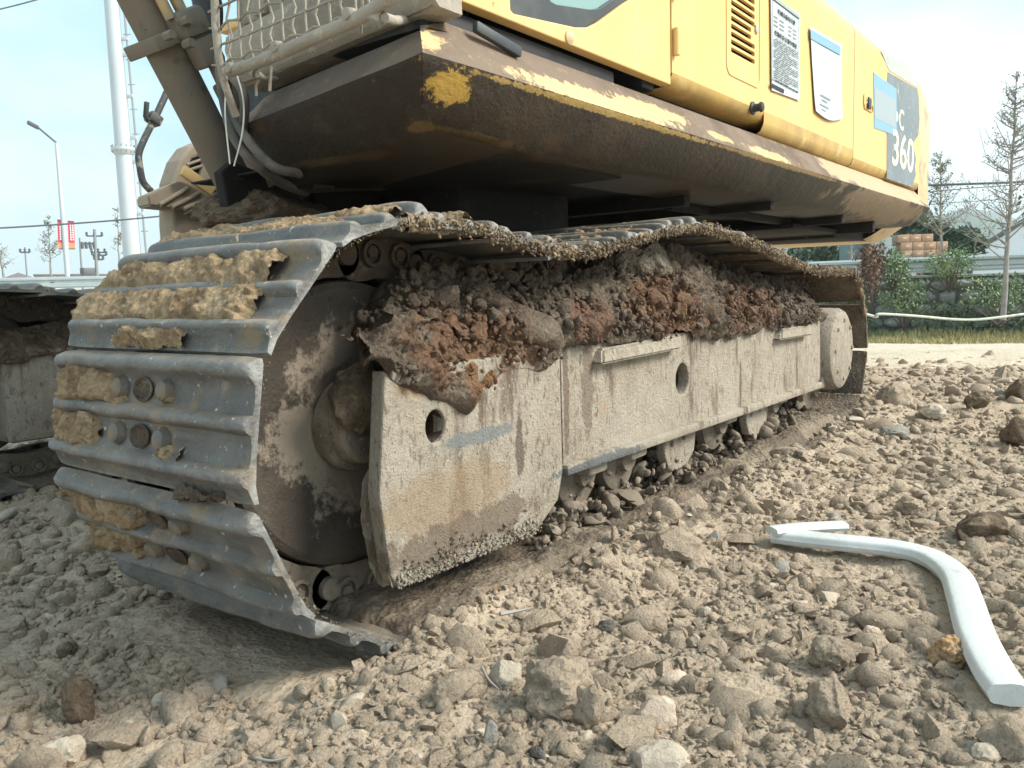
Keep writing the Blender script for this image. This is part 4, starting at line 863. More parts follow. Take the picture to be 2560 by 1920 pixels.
# raised rim round the louvres
la = aY(.12, 1815, 178); lb = aY(.12, 1896, 178)
me = plate('louvre_rim', rrect(la[0], la[2]-.01, lb[0]+.02, 2.6, .05, 6), [rrect(la[0]+.012, la[2]+.002, lb[0]+.008, 2.59, .042, 6)], .116, .121, 'yellow', .002)
part('louvre_rim', me, pa, world=False)
kb = aY(.12, 1880, 271); part('door_knob', lathe_mesh('door_knob', [(.030, .120), (.030, .112), (.018, .108), (.018, .085), (.024, .080), (.020, .068), (.006, .064)], (kb[0], 0, kb[2]), 'rubber', 'Y', 20), pa, world=False)
kb = aY(.12, 1890, 73); part('door_lock', lathe_mesh('door_lock', [(.020, .120), (.020, .112), (.008, .110)], (kb[0], 0, kb[2]), 'chrome', 'Y', 16), pa, world=False)
la = aY(.12, 2158, 232); lb = aY(.12, 2180, 284); part('latch_plate', plate('latch_plate', rrect(la[0], lb[2], lb[0], la[2], .03, 4), [rrect(la[0]+.05, lb[2]+.05, lb[0]-.04, la[2]-.05, .02, 3)], .112, .119, 'yellow', .003), pb, world=False)
part('latch', box_mesh('latch', ((la[0]+lb[0])/2, .113, (la[2]+lb[2])/2), ((lb[0]-la[0])*.3, .02, .07), 'rubber', bev=.006), pb, world=False)

# ---- notices and lettering
def sheet(name, corners, y, m, bow=.0, curl=0.0, n=14, wav=.003, seed=1):
    tl, tr, br, bl = [aY(y, *c)[[0, 2]] for c in corners]; u = np.linspace(0, 1, n); v = np.linspace(0, 1, n); U, Vv = np.meshgrid(u, v, indexing='ij')
    A = (tl*(1-U[..., None])+tr*U[..., None])*(1-Vv[..., None])+(bl*(1-U[..., None])+br*U[..., None])*Vv[..., None]
    if bow: A[..., 1] -= bow*np.sin(np.pi*U)*Vv
    yy = y-.002-curl*np.maximum(0, Vv-.7)**2*4-wav*(.5+.5*fbm(np.stack([U.ravel()*3, Vv.ravel()*3, 0*U.ravel()+seed], 1), 2, seed)).reshape(n, n)
    return arr_mesh(name, np.stack([A[..., 0].ravel(), yy.ravel(), A[..., 1].ravel()], 1), grid_faces(n, n), m)
def lerp(c, u, v):
    tl, tr, br, bl = [np.array(q, float) for q in c]; return (tl*(1-u)+tr*u)*(1-v)+(bl*(1-u)+br*u)*v
c1 = [aY(.112, 1925, -12)[[0, 2]], aY(.112, 1999, 36)[[0, 2]], aY(.112, 1998, 252)[[0, 2]], aY(.112, 1928, 226)[[0, 2]]]
x0, x1 = c1[0][0], c1[1][0]; z1, z0 = (c1[0][1]+c1[1][1])/2, (c1[2][1]+c1[3][1])/2
n1 = part('notice_sheet', sheet('notice_sheet', [(1925, -12), (1999, 36), (1998, 252), (1928, 226)], .114, 'paper', wav=.002), pa, 'white printed notice sheet with a safety text', world=False)
wd = x1-x0; ht = z1-z0; yS = .1075
def strips(name, items, m, y, p):
    bm = bmesh.new()
    for a, b, c, d in items: vs = [bm.verts.new(q) for q in ((a, y, b), (c, y, b), (c, y, d), (a, y, d))]; bm.faces.new(vs)
    return part(name, bm_mesh(bm, name, m, 0, False), p, world=False)
rg = random.Random(3); items = []
for k in range(21):
    zz = z1-ht*(.44+.0225*k); a = x0+wd*(.10+.06*(k % 5 == 0)); 
    while a < x0+wd*(.9 if k % 5 != 4 else .55): b = a+wd*rg.uniform(.06, .2); items.append((a, zz-.0016, min(b, x0+wd*.93), zz+.0016)); a = b+wd*.018
for k in range(3):
    zz = z1-ht*(.215+.045*k)
    for a, b in ((.10, .24), (.28, .45), (.58, .70), (.74, .88)): items.append((x0+wd*a, zz-.0018, x0+wd*(b-.03*rg.random()), zz+.0018))
for a, b, c, d in ((.05, .955, .95, .958), (.05, .10, .95, .103)): items.append((x0+wd*a, z0+ht*b-.001, x0+wd*c, z0+ht*d+.001))
items += [(x0+wd*.05, z0+ht*.10, x0+wd*.058, z0+ht*.956), (x0+wd*.942, z0+ht*.10, x0+wd*.95, z0+ht*.956)]
strips('notice_print', items, 'ink', yS, n1)
strips('notice_band', [(x0+wd*.02, z1-ht*.045, x0+wd*.98, z1-ht*.004)], 'paper_grey', yS+.0006, n1); strips('notice_band', [(x0+wd*.02, z0+ht*.012, x0+wd*.45, z0+ht*.055)], 'ink', yS+.0006, n1)
part('notice_title', text_mesh('机械设备标识牌', ht*.062, (x0+wd*.22, yS, z1-ht*.155), 'ink', wd*.60/(ht*.062*7)), n1, world=False)
part('notice_title', text_mesh('挖掘机安全操作规程', ht*.060, (x0+wd*.12, yS, z1-ht*.405), 'ink', wd*.76/(ht*.060*9)), n1, world=False)
n2 = part('code_sheet', sheet('code_sheet', [(2023, 66), (2103, 112), (2104, 296), (2036, 278)], .114, 'paper', bow=.03, curl=.012, wav=.004, seed=4), pa, 'white sheet with blue header and curled lower edge', world=False)
part('sheet_header', sheet('sheet_header', [(2025, 73), (2100, 117), (2100, 138), (2026, 97)], .1085, 'paper_blue', wav=.001, seed=5), n2, world=False)
bm = bmesh.new()
for k, (u0, u1) in enumerate(((.25, .62), (.30, .50), (.22, .55), (.28, .44))):
    q0 = aY(.1045, 2036+(2104-2036)*u0, 232+12*k+14*u0); q1 = aY(.1045, 2036+(2104-2036)*u1, 232+12*k+14*u1)
    bm.faces.new([bm.verts.new(v) for v in ((q0[0], .1045, q0[2]-.004), (q1[0], .1045, q0[2]-.004), (q1[0], .1045, q0[2]+.004), (q0[0], .1045, q0[2]+.004))])
part('sheet_print', bm_mesh(bm, 'sheet_print', 'paper_grey', 0, False), n2, world=False)
def decal(name, px, y, m, p, jag=0, seed=0):
    q = P2(.12, px); return part(name, plate(name, q, [], y, .1195, m, 0), p, world=False)
rgj = random.Random(5)
right = [(2299-(6 if k > 4 else 3)+rgj.uniform(-5, 3)-(k > 5)*6, 238+k*20) for k in range(12)]
decal('dark_decal', [(2218, 188), (2219, 180), (2292, 222)]+right+[(2285, 470), (2216, 446), (2217, 320), (2216, 337)], .1180, 'decal', pb)
decal('pale_decal', [(2200, 122), (2275, 166), (2290, 205), (2296, 222), (2222, 176)], .1178, 'decal_pale', pb)
decal('paper_patch', [(2183, 181), (2206, 198), (2240, 222), (2241, 340), (2185, 320)], .1165, 'paper_blue', pb)
decal('paper_patch', [(2184, 217), (2238, 250), (2238, 320), (2186, 295)], .1158, 'paper_grey', pb)
def pbt(s, pxl, pyb, pxr, pyt, y):
    a = aY(.12, pxl, pyb); b = aY(.12, pxr, pyt); size = (b[2]-a[2])/.72; me = text_mesh(s, size, (0, 0, 0), 'letter', 1, .012*size)
    co = np.empty(len(me.vertices)*3, np.float32); me.vertices.foreach_get('co', co); co = co.reshape(-1, 3); x_ = co[:, 0]; co[:, 0] = a[0]+(x_-x_.min())/(x_.max()-x_.min())*(b[0]-a[0]); co[:, 1] += y; co[:, 2] += a[2]-co[:, 2].min(); me.vertices.foreach_set('co', co.ravel()); me.update()
    return part('decal_lettering', me, pb, world=False)
pbt('360', 2229, 412, 2284, 352, .1165); pbt('C', 2246, 322, 2259, 278, .1165); pbt('P', 2229, 322, 2245, 278, .1176)
# counterweight
def counterweight():
    bm = bmesh.new(); prof = [(1.16, .45), (1.20, .36), (1.38, .08), (1.5, .0), (2.2, .0), (2.36, .03), (2.46, .10), (2.50, .25)]; rows = []
    path = [(5.0, .28), (EXX+.02, .13), (6.55, .135), (6.70, .165), (6.80, .24), (6.88, .40), (6.95, .8), (7.0, 1.7), (6.95, 2.7), (6.7, 3.15), (5.0, 3.2)]
    for i, (x, y) in enumerate(path):
        cxx, cyy_ = 5.3, 1.7; d = Vector((cxx-x, cyy_-y)).normalized(); rows.append([bm.verts.new((x+d.x*o, y+d.y*o, z)) for z, o in prof])
    for a, b in zip(rows[1:], rows[2:]):
        for j in range(len(prof)-1): bm.faces.new((a[j], b[j], b[j+1], a[j+1]))
    bm.faces.new([r[0] for r in rows[1:]]); bm.faces.new([r[-1] for r in rows[1:]])
    return bm_mesh(bm, 'counterweight', 'cw_paint', 40)
cw = part('counterweight', counterweight(), EX, 'chipped beige-yellow counterweight at the tail')
part('tail_box', box_mesh('tail_box', (5.6, 1.75, 1.22), (1.0, 2.5, .12), 'deck_bottom_shaded', bev=.02), EX)
# roof grille edge showing above the hood
bm = bmesh.new()
for k in range(16): add_box(bm, (3.55+.07*k, .42, 2.545+.004*(k % 3)), (.03, .08, .05), Matrix.Rotation(R_(30), 3, 'Y'))
part('roof_grille', bm_mesh(bm, 'roof_grille', 'black', 0), EX)

# ---- front guard, boom cylinder and hoses
def gp(px, py, x=-.05): return aX(x, px, py)
tb = [gp(572, 178), gp(640, 158), gp(800, 88), gp(905, 40), gp(985, -15), gp(1020, -70)]
part('guard_tube', tube_mesh('guard_tube', spline(tb, 6), .0155, 'dusty_grey', 14), EX, 'dusty lower tube of the front window guard')
part('guard_tube', tube_mesh('guard_tube', [gp(534, -80), gp(538, 60), gp(545, 130), gp(558, 200), aX(.0, 590, 290)], .010, 'dusty_grey', 12), EX)
part('guard_tube', tube_mesh('guard_tube', [gp(925, 35), gp(960, 45), aX(.10, 985, 52), aX(.2, 1010, 50)], .012, 'dusty_grey', 12), EX)
part('guard_tube', tube_mesh('guard_tube', [gp(600, 170), gp(640, 185), aX(.10, 660, 198), aX(.2, 690, 200)], .010, 'dusty_grey', 12), EX)
for q in ((880, 38), (700, 120), (585, 172)):
    part('tube_lug', lathe_mesh('tube_lug', [(.004, -.022), (.013, -.02), (.016, 0), (.013, .012)], tuple(gp(*q)), 'dusty_grey', 'X', 14), EX)
bm = bmesh.new(); ztop = 2.05
ylist = np.arange(.02, .66, .043)
for k, y in enumerate(ylist):
    t = min(max((y-.0)/(.61), 0), 1); zb = 1.47-.035*t; pts = []
    n = 16
    for j in range(n): z = zb+(ztop-zb)*j/(n-1); pts.append((-.045+.004*(-1)**j, y+.0035*(-1)**(j+k), z))
    add_tube(bm, pts, .0034, 5, False)
for k in range(11):
    z = 1.455+.047*k; pts = []
    for j in range(17): y = .0+.66*j/16; pts.append((-.045+.004*(-1)**(j+1), y, z+.02*(1-y/.7)+.003*(-1)**(j+k)))
    add_tube(bm, pts, .0034, 5, False)
part('wire_mesh', bm_mesh(bm, 'wire_mesh', 'dusty_grey', 60), EX, 'crimped wire mesh of the front window guard')
for q in ([(578, 205), (572, 300), (566, 400)], ):
    pass
for pts in ([gp(652, 190, .0), aX(.0, 640, 215), aX(.0, 641, 240)], [gp(678, 165, .0), gp(674, 228, .0)], [gp(905, 0, -.02), gp(903, 60, -.01), gp(902, 84, .05)]):
    part('wire', tube_mesh('wire', pts, .004, 'dusty_grey', 6), EX)
for pts in ([(575, 85), (566, 210), (563, 290), (575, 410)], [(590, 180), (608, 250), (606, 330), (585, 415)]):
    part('loose_wire', tube_mesh('loose_wire', spline([aX(.02, *q) for q in pts], 6), .0022, 'thread', 6), EX, 'thin pale wire dangling from the window guard' if pts[0][0] == 575 else None)
ca = aY(1.2, 592, 470); cb = aY(1.2, 350, 0); axd = Vector(cb-ca).normalized(); ctop = Vector(cb)+axd*.9
bc = part('boom_cylinder', tube_mesh('boom_cylinder', [Vector(ca), Vector(ca)+axd*.02, ctop], [.058, .064, .064], 'cylinder_dust', 32), EX, 'dusty boom cylinder rising past the cab')
rotA = axd.to_track_quat('Z', 'Y').to_matrix()
cc = Vector(aY(1.2, 402, 105))
part('cylinder_band', box_mesh('cylinder_band', tuple(cc+rotA@Vector((0, 0, 0))), (.18, .16, .045), 'cylinder_dust', rotA, .005), bc, world=False)
pc = Vector(aY(1.1, 470, 60)); pr_ = rotA
side = Vector(aY(1.1, 520, 60))-Vector(aY(1.1, 470, 60)); side = (side-axd*side.dot(axd)).normalized()
part('port_block', box_mesh('port_block', tuple(pc), (.10, .10, .085), 'cylinder_dust', pr_, .02), bc, world=False)
part('port_block', box_mesh('port_block', tuple(pc-axd*.09+side*.01), (.075, .085, .09), 'cylinder_dust', pr_, .012), bc, world=False)
for k, (o1, o2) in enumerate(((.0, -.02), (.05, .02), (-.03, .04))):
    part('port_bolt', lathe_mesh('port_bolt', [(.014, -.02), (.014, .02), (.010, .024)], tuple(pc-side*(.075+o1)+axd*(o2-.03)+Vector((0, -.06, 0))), 'cylinder_dust', 'Y', 6), bc, world=False)
part('cylinder_pipe', tube_mesh('cylinder_pipe', [pc-axd*.09+side*.03, pc-axd*.30+side*.022, pc-axd*.55+side*.0], .026, 'cylinder_dust', 14), bc, world=False)
part('pipe_joint', box_mesh('pipe_joint', tuple(pc-axd*.235+side*.026), (.065, .065, .09), 'cylinder_dust', pr_, .01), bc, world=False)
part('cylinder_pipe', tube_mesh('cylinder_pipe', [pc+axd*.03-side*.05, pc+axd*.5-side*.05], .017, 'gold', 14), bc, world=False)
part('cylinder_pipe', tube_mesh('cylinder_pipe', [pc+axd*.03-side*.0, pc+axd*.5-side*.0], .019, 'gold', 14), bc, world=False)
part('cylinder_foot', lathe_mesh('cylinder_foot', [(.02, -.09), (.075, -.09), (.08, -.08), (.08, .08), (.075, .09), (.02, .09)], (ca[0]+.02, 1.2, ca[2]-.06), 'deck_bottom_shaded', 'Y', 28), bc, world=False)
fb = aY(1.25, 590, 500)
part('foot_bracket', plate('foot_bracket', [tuple(aY(1.1, *q)[[0, 2]]) for q in ((545, 430), (575, 405), (640, 430), (720, 470), (800, 560), (560, 600), (565, 540))], [], 1.08, 1.13, 'deck_bottom_shaded', .008), EX, 'dark bracket at the cylinder foot')
part('foot_bracket', plate('foot_bracket', [tuple(aY(1.3, *q)[[0, 2]]) for q in ((560, 440), (600, 420), (640, 430), (720, 470), (800, 560), (560, 600), (570, 540))], [], 1.28, 1.33, 'deck_bottom_shaded', .008), EX)
V, Fc = rock_shape(5, 33, .35, 1); V = V*np.array([.30, .22, .09])+np.array(aY(1.15, 700, 545)); V += .02*fbm(V*14, 3, 7)[:, None]
part('foot_mud', arr_mesh('foot_mud', V, Fc, 'clod_brown', 60), EX)
for pts, r in (([(548, 140), (562, 260), (590, 350), (640, 410), (700, 455), (765, 480)], .021), ([(560, 180), (590, 300), (640, 375), (690, 420), (740, 432), (765, 440)], .019), ([(562, 175), (600, 215), (612, 260), (606, 330)], .019)):
    part('hydraulic_hose', tube_mesh('hydraulic_hose', spline([aX((.08, .08, .07, .10, .20, .40)[min(i, 5)], *q) for i, q in enumerate(pts)], 8), r*.72, 'hose', 14), EX)
part('dark_hose_bundle', tube_mesh('dark_hose_bundle', spline([aY(1.3, *q) for q in ((505, -40), (520, 20), (515, 70), (490, 90))], 6), .05, 'rubber', 14), EX)
# right-hand tool box, steps and hand rail
tb_ = [tuple(aY(2.6, *q)[[0, 2]]) for q in ((432, 560), (432, 455), (450, 400), (475, 365), (505, 352))]
prof = [(tb_[0][0], 1.15)]+tb_+[(1.9, 1.72), (1.9, 1.15)]
lv = [tuple(aY(2.6, *q)[[0, 2]]) for q in ((468, 425), (482, 397), (507, 388), (500, 440))]
tbx = part('tool_box', plate('tool_box', prof, [lv], 2.6, 2.74, 'toolbox', .015), EX, 'beige tool box with louvre on the far front corner')
part('louvre_shade_sheet', box_mesh('louvre_shade_sheet', (1.5, 2.625, 1.47), (.78, .02, .30), 'black'), tbx, world=False)  # black sheet added close behind the louvre in place of real shade
for a, b in (((467, 412), (508, 398)), ((466, 427), (505, 415))):
    qa = aY(2.6, *a); qb = aY(2.6, *b); part('louvre_slat', tube_mesh('louvre_slat', [qa, qb], .008, 'toolbox', 8), tbx, world=False)
bm = bmesh.new(); tr = [aY(2.55, *q) for q in ((370, 487), (450, 452), (560, 490))]; br = [aY(2.55, *q) for q in ((374, 514), (470, 524), (565, 545))]
vf = [bm.verts.new(tuple(q)) for q in (tr[0], tr[1], tr[2], br[2], br[1], br[0])]; vb = [bm.verts.new((q[0]+.02, 2.70, q[2])) for q in (tr[0], tr[1], tr[2], br[2], br[1], br[0])]
bm.faces.new(vf); bm.faces.new(vb)
for i in range(6): bm.faces.new((vf[i], vf[(i+1) % 6], vb[(i+1) % 6], vb[i]))
bmesh.ops.bevel(bm, geom=list(bm.edges), offset=.008, segments=2, affect='EDGES')
stp = part('boarding_step', bm_mesh(bm, 'boarding_step', 'toolbox'), EX)
for a, b in (((400, 512), (470, 470)), ((430, 518), (500, 482)), ((460, 522), (530, 492))):
    part('step_rib', tube_mesh('step_rib', [aY(2.54, *a), aY(2.54, *b)], .012, 'toolbox', 8), stp, world=False)
part('yellow_bar', box_mesh('yellow_bar', tuple((aY(2.5, 455, 425)+aY(2.5, 545, 488))/2), (float(np.linalg.norm(aY(2.5, 455, 425)-aY(2.5, 545, 488))), .03, .055), 'strap', Matrix.Rotation(math.atan2(-(aY(2.5, 545, 488)-aY(2.5, 455, 425))[2], (aY(2.5, 545, 488)-aY(2.5, 455, 425))[0]), 3, 'Y'), .005), EX)
hr = [aY(2.7, *q) for q in ((432, 190), (415, 235), (385, 300), (362, 345), (347, 385), (350, 420), (358, 455), (378, 478))]
rl = part('hand_rail', tube_mesh('hand_rail', spline(hr, 5), .017, 'pipe_worn', 12), EX, 'worn black hand rail bent outward')
q = aY(2.7, 384, 298); part('rail_clamp', box_mesh('rail_clamp', tuple(q), (.07, .07, .055), 'pipe_worn', Matrix.Rotation(R_(30), 3, 'Y'), .012), rl, world=False)
part('rail_stub', tube_mesh('rail_stub', [aY(2.68, 372, 302), aY(2.68, 364, 292), aY(2.68, 367, 256)], .013, 'rubber', 10), rl, world=False)

# ------------------------------------------------------------------ white tube on the ground
def white_tube():
    def g(px, py, dz=.0):
        p = aZ(.05, px, py); h = float(ground_h([p[0]], [p[1]], False)[0]); p = aZ(h+.045+dz, px, py); return p
    def sweep(bm, pts, w_, h_, n=20):
        rings = []
        for i, p in enumerate(pts):
            t = Vector(pts[min(i+1, len(pts)-1)]-pts[max(i-1, 0)]); t.z = 0; t.normalize(); s = t.cross(Vector((0, 0, 1))); ring = []
            for k in range(n):
                a = 2*math.pi*k/n; c, s_ = math.cos(a), math.sin(a); e = .75
                u = math.copysign(abs(c)**e, c)*w_; v = math.copysign(abs(s_)**e, s_)*h_; gr = 1-.07*(k % 3 == 1)
                ring.append(bm.verts.new(Vector(p)+s*u*gr+Vector((0, 0, v*gr))))
            rings.append(ring)
        for a, b in zip(rings, rings[1:]):
            for k in range(n): bm.faces.new((a[k], a[(k+1) % n], b[(k+1) % n], b[k]))
        bm.faces.new(rings[0]); bm.faces.new(rings[-1])
    bm = bmesh.new()
    sweep(bm, spline([g(1932, 1337), g(2010, 1347), (g(2110, 1357)), g(2230, 1370), g(2320, 1392), g(2385, 1437), g(2412, 1500), g(2440, 1590), g(2485, 1680), g(2527, 1738)], 6), .042, .023)
    sweep(bm, spline([g(1929, 1328, .02), g(1990, 1320, .02), g(2060, 1316, .015), g(2112, 1314, .01)], 6), .032, .014)
    return bm_mesh(bm, 'plastic_tube', 'hose_white', 50)
single('plastic_tube', white_tube(), 'white bent plastic tube folded at one end, lying on the rubble', 'tube')

def root(pts, r, label):
    P = []
    for px, py in pts:
        p = aZ(0., px, py); h = float(ground_h([p[0]], [p[1]])[0]); P.append(aZ(h+.012, px, py))
    single('dry_root', tube_mesh('dry_root', spline(P, 5), [r*(1-.6*i/(5*(len(P)-1))) for i in range(5*(len(P)-1)+1)], 'bark_pale', 6), label, 'root', 'dry roots and twigs')
root([(1205, 1668), (1222, 1700), (1245, 1722), (1265, 1745)], .0035, 'thin dry root between the oval stone and the pale stone')
root([(640, 1895), (680, 1902), (720, 1893)], .003, 'thin dry twig at the bottom left')
root([(1250, 1535), (1290, 1528), (1330, 1520)], .006, 'short stick half buried beside the crawler')

# ------------------------------------------------------------------ right background: wall, rail, plants
def lift(p, h): return np.array([p[0], p[1], p[2]+h])
wa = far(1900, 790, 18.6); wb = far(2900, 790, 18.6); DW = (wb-wa)[:2]; LW = np.linalg.norm(DW); DW /= LW; NW = np.array([-DW[1], DW[0]])
if NW@(CAM[:2]-wa[:2]) > 0: NW = -NW                    # away from the camera
ztopw = far(2400, 691, 18.6)[2]
angW = math.atan2(DW[1], DW[0]); RW = Matrix.Rotation(angW, 3, 'Z')
wall = thing('retaining_wall', 'low grey rubble-stone retaining wall overgrown with creepers', 'wall', (float((wa+wb)[0]/2), float((wa+wb)[1]/2), -.6))
cm = (wa[:2]+wb[:2])/2+NW*.35
part('wall_core', box_mesh('wall_core', (cm[0], cm[1], (ztopw-.7)/2), (LW, .5, ztopw+.7), 'mortar', RW), wall)
part('coping', box_mesh('coping', (cm[0]-NW[0]*.03, cm[1]-NW[1]*.03, ztopw+.02), (LW, .62, .05), 'coping', RW, .01), wall)
STN = []
for k in range(6):
    V, Fc = rock_shape(2, 300+k, .18, 4); STN.append(arr_mesh('wall_stone', V*np.array([.5, .16, .5]), Fc, 'wall_stone', 30))
zz = -.45; row = 0
while zz < ztopw-.08:
    hh = random.uniform(.2, .28); u = random.uniform(0, .2)
    while u < LW-.1:
        wdt = random.uniform(.22, .5); p = wa[:2]+DW*(u+wdt/2)+NW*.09
        o = bpy.data.objects.new('wall_stone', random.choice(STN)); link(o, wall); o.location = Vector((p[0], p[1], zz+hh/2))-LOC['retaining_wall']; o.rotation_euler = (0, random.choice((0, math.pi)), angW); o.scale = (wdt*1.06, 1, hh*1.08); u += wdt+.02
    zz += hh; row += 1
def guard_rail(name, a, b, ztop_, hgt, post_every, label, off=0, grp='guard rails'):
    d = (b-a)[:2]; L = np.linalg.norm(d); d /= L; n = np.array([-d[1], d[0]])
    if n@(CAM[:2]-a[:2]) < 0: n = -n
    t = thing(name, label, 'guard rail', (float(a[0]), float(a[1]), float(ztop_-hgt-.5)), grp)
    prof = [(.0, 0), (.035, .06), (.06, .12), (.06, .26), (.0, .36), (-.01, .5), (.0, .64), (.06, .74), (.06, .88), (.035, .94), (0, 1)]
    bm = bmesh.new(); ra_ = []; 
    for p in (a, b): ra_.append([bm.verts.new((p[0]+n[0]*o, p[1]+n[1]*o, ztop_-hgt*v)) for o, v in prof])
    rb_ = []
    for p in (a, b): rb_.append([bm.verts.new((p[0]+n[0]*(o-.01), p[1]+n[1]*(o-.01), ztop_-hgt*v)) for o, v in prof])
    for R2 in (ra_, rb_):
        for j in range(len(prof)-1): bm.faces.new((R2[0][j], R2[1][j], R2[1][j+1], R2[0][j+1]))
    part('beam', bm_mesh(bm, 'beam', 'rail', 40), t)
    u = off
    while u < L:
        p = a[:2]+d*u-n*.06; part('post', box_mesh('post', (p[0], p[1], ztop_-.4), (.11, .11, .86), 'post', Matrix.Rotation(math.atan2(d[1], d[0]), 3, 'Z'), .01), t); u += post_every
    return t
ra0 = far(1900, 650, 18.9); rb0 = far(2900, 650, 18.9); zr = far(2420, 639, 18.9)[2]
pu = np.linalg.norm((far(2422, 650, 18.9)-ra0)[:2])
guard_rail('guard_rail', ra0, rb0, zr, .31, 3.0, 'galvanised guard rail on top of the stone wall at right', pu-6.0 if pu > 6 else pu-3.0)
la0 = far(-260, 705, 28); lb0 = far(620, 705, 28); zl = far(130, 693, 28)[2]; pu = np.linalg.norm((far(130, 700, 28)-la0)[:2])
guard_rail('guard_rail', la0, lb0, zl, .33, 4.0, 'galvanised guard rail beyond the far crawler at left', pu % 4.0)
pl_ = np.array([lb0-la0])[0]; cml = (la0+lb0)/2
o = part('road_bank', box_mesh('road_bank', (cml[0], cml[1], zl-1.05), (np.linalg.norm(pl_)+20, 3, 1.1), 'coping', Matrix.Rotation(math.atan2(pl_[1], pl_[0]), 3, 'Z')), None); o['kind'] = 'structure'; o['label'] = 'pale concrete road edge under the left guard rail'

def leaf_mesh(name, P, S, m, seed=0, long=1.5):
    rg2 = np.random.default_rng(seed); n = len(P); P = np.asarray(P); S = np.asarray(S); a = rg2.normal(size=(n, 3)); a /= np.linalg.norm(a, axis=1)[:, None]; b = np.cross(a, rg2.normal(size=(n, 3))); b /= np.linalg.norm(b, axis=1)[:, None]
    c = np.cross(a, b); A = a*S[:, None]*long; B = b*S[:, None]; 
    V = np.stack([P-A, P+B*.8+c*S[:, None]*.2, P+A, P-B*.8+c*S[:, None]*.2], 1).reshape(-1, 3); Fc = np.arange(n*4).reshape(-1, 4)
    return arr_mesh(name, V, Fc, m, 0)
def blob_pts(c, r, n, seed, clumps=10, cr=.35):
    rg2 = np.random.default_rng(seed); cc_ = rg2.normal(size=(clumps, 3)); cc_ /= np.linalg.norm(cc_, axis=1)[:, None]; cc_ *= rg2.random((clumps, 1))**.5*.85
    k = rg2.integers(0, clumps, n); q = rg2.normal(size=(n, 3))*cr*.6+cc_[k]; return np.asarray(c)+q*np.asarray(r)
def twig_mesh(name, base, tips, r0, m, seed=0):
    rg2 = np.random.default_rng(seed); bm = bmesh.new()
    for t in tips:
        mid = (np.asarray(base)+np.asarray(t))/2+rg2.normal(size=3)*.06*np.linalg.norm(np.asarray(t)-base); add_tube(bm, spline([base, mid, t], 4), [r0*(1-.085*i) for i in range(9)], 5, False)
    return bm_mesh(bm, name, m, 60)
def shrub(px, py, d, rx, rz, n, leaf, ls, label, cat='shrub', name='shrub', seed=1, grp='shrubs along the wall', ry=None, bark='bark'):
    c = far(px, py, d); ground = max(c[2]-rz*1.6, -.5); base = (float(c[0]), float(c[1]), float(ground))
    t = thing(name, label, cat, base, grp); P = blob_pts(c, (rx, ry or rx*.7, rz), n, seed, 22, .42)
    part('foliage', leaf_mesh('foliage', P, np.random.default_rng(seed+1).uniform(.6, 1.3, n)*ls, leaf, seed), t)
    part('stem', twig_mesh('stem', np.array(base), P[::max(1, n//14)][:14], .018, bark, seed), t)
    return t
# creepers over the wall face, one mass
n = 5200; rg2 = np.random.default_rng(8); u = rg2.random(n)*LW; z = -.42+rg2.random(n)**1.25*(ztopw+.45); dn = fbm(np.stack([u*1.1, z*1.6, 0*u], 1), 3, 77); k = dn > (.02-.28*(z < .1)-.1*(z > ztopw-.2)); u, z = u[k], z[k]
P = np.stack([wa[0]+DW[0]*u-NW[0]*rg2.uniform(.05, .3, len(u)), wa[1]+DW[1]*u-NW[1]*rg2.uniform(.05, .3, len(u)), z], 1)
o = part('creeper', leaf_mesh('creeper', P, rg2.uniform(.018, .036, len(u)), 'leaf_green', 4), None); o['kind'] = 'stuff'; o['category'] = 'creeper'; o['label'] = 'green creeper leaves spread over the stone wall'
shrub(2240, 668, 18.0, .42, .42, 900, 'leaf_green', .022, 'bright green bush climbing over the rail beside the dead one', seed=3)
shrub(2375, 655, 18.0, .62, .36, 1100, 'leaf_green', .022, 'yellow-green bush sprawling along the rail before the post', seed=5)
shrub(2180, 650, 17.6, .34, .62, 1500, 'leaf_dry', .026, 'dead reddish-brown bush standing before the guard rail', 'dead bush', seed=7)
shrub(2260, 745, 17.6, .75, .36, 1000, 'leaf_green', .022, 'leafy bush low against the wall under the brown one', seed=9)
shrub(2500, 735, 17.7, .9, .36, 750, 'leaf_green', .022, 'leafy bush at the wall foot beside the bare tree', seed=11)
for k, (px, d, px2, py2) in enumerate(((2205, 16.5, 2150, 700), (2345, 17, 2310, 690))):
    pass
# verge grass
n = 12000; rg2 = np.random.default_rng(18); u = rg2.random(n)*LW; v = rg2.random(n)*4.2; x = wa[0]+DW[0]*u-NW[0]*(.3+v); y = wa[1]+DW[1]*u-NW[1]*(.3+v); z = ground_h(x, y, False)
hgt = rg2.uniform(.06, .24, n)*(1-v/7)*(1+.5*fbm(np.stack([x, y, 0*x], 1), 2, 8)); a = rg2.random(n)*6.28; wv = .022
V = np.stack([np.stack([x-np.cos(a)*wv, y-np.sin(a)*wv, z-.02], 1), np.stack([x+np.cos(a)*wv, y+np.sin(a)*wv, z-.02], 1), np.stack([x+rg2.normal(0, .05, n), y+rg2.normal(0, .05, n), z+hgt], 1)], 1).reshape(-1, 3)
o = part('verge_grass', arr_mesh('verge_grass', V, np.arange(n*3).reshape(-1, 3), 'grass', 0), None); o['kind'] = 'stuff'; o['category'] = 'grass'; o['label'] = 'dry olive grass on the verge below the wall'
single('hose', tube_mesh('hose', spline([far(2140, 790, 9.3), far(2160, 785, 9.3), far(2192, 792, 9.4), far(2200, 785, 9.4), far(2290, 790, 9.8), far(2380, 798, 10.2), far(2440, 799, 10.4), far(2500, 793, 10.6), far(2600, 780, 11)], 6), .014, 'rope', 8), 'pale green hose strung slackly in front of the wall', 'hose')

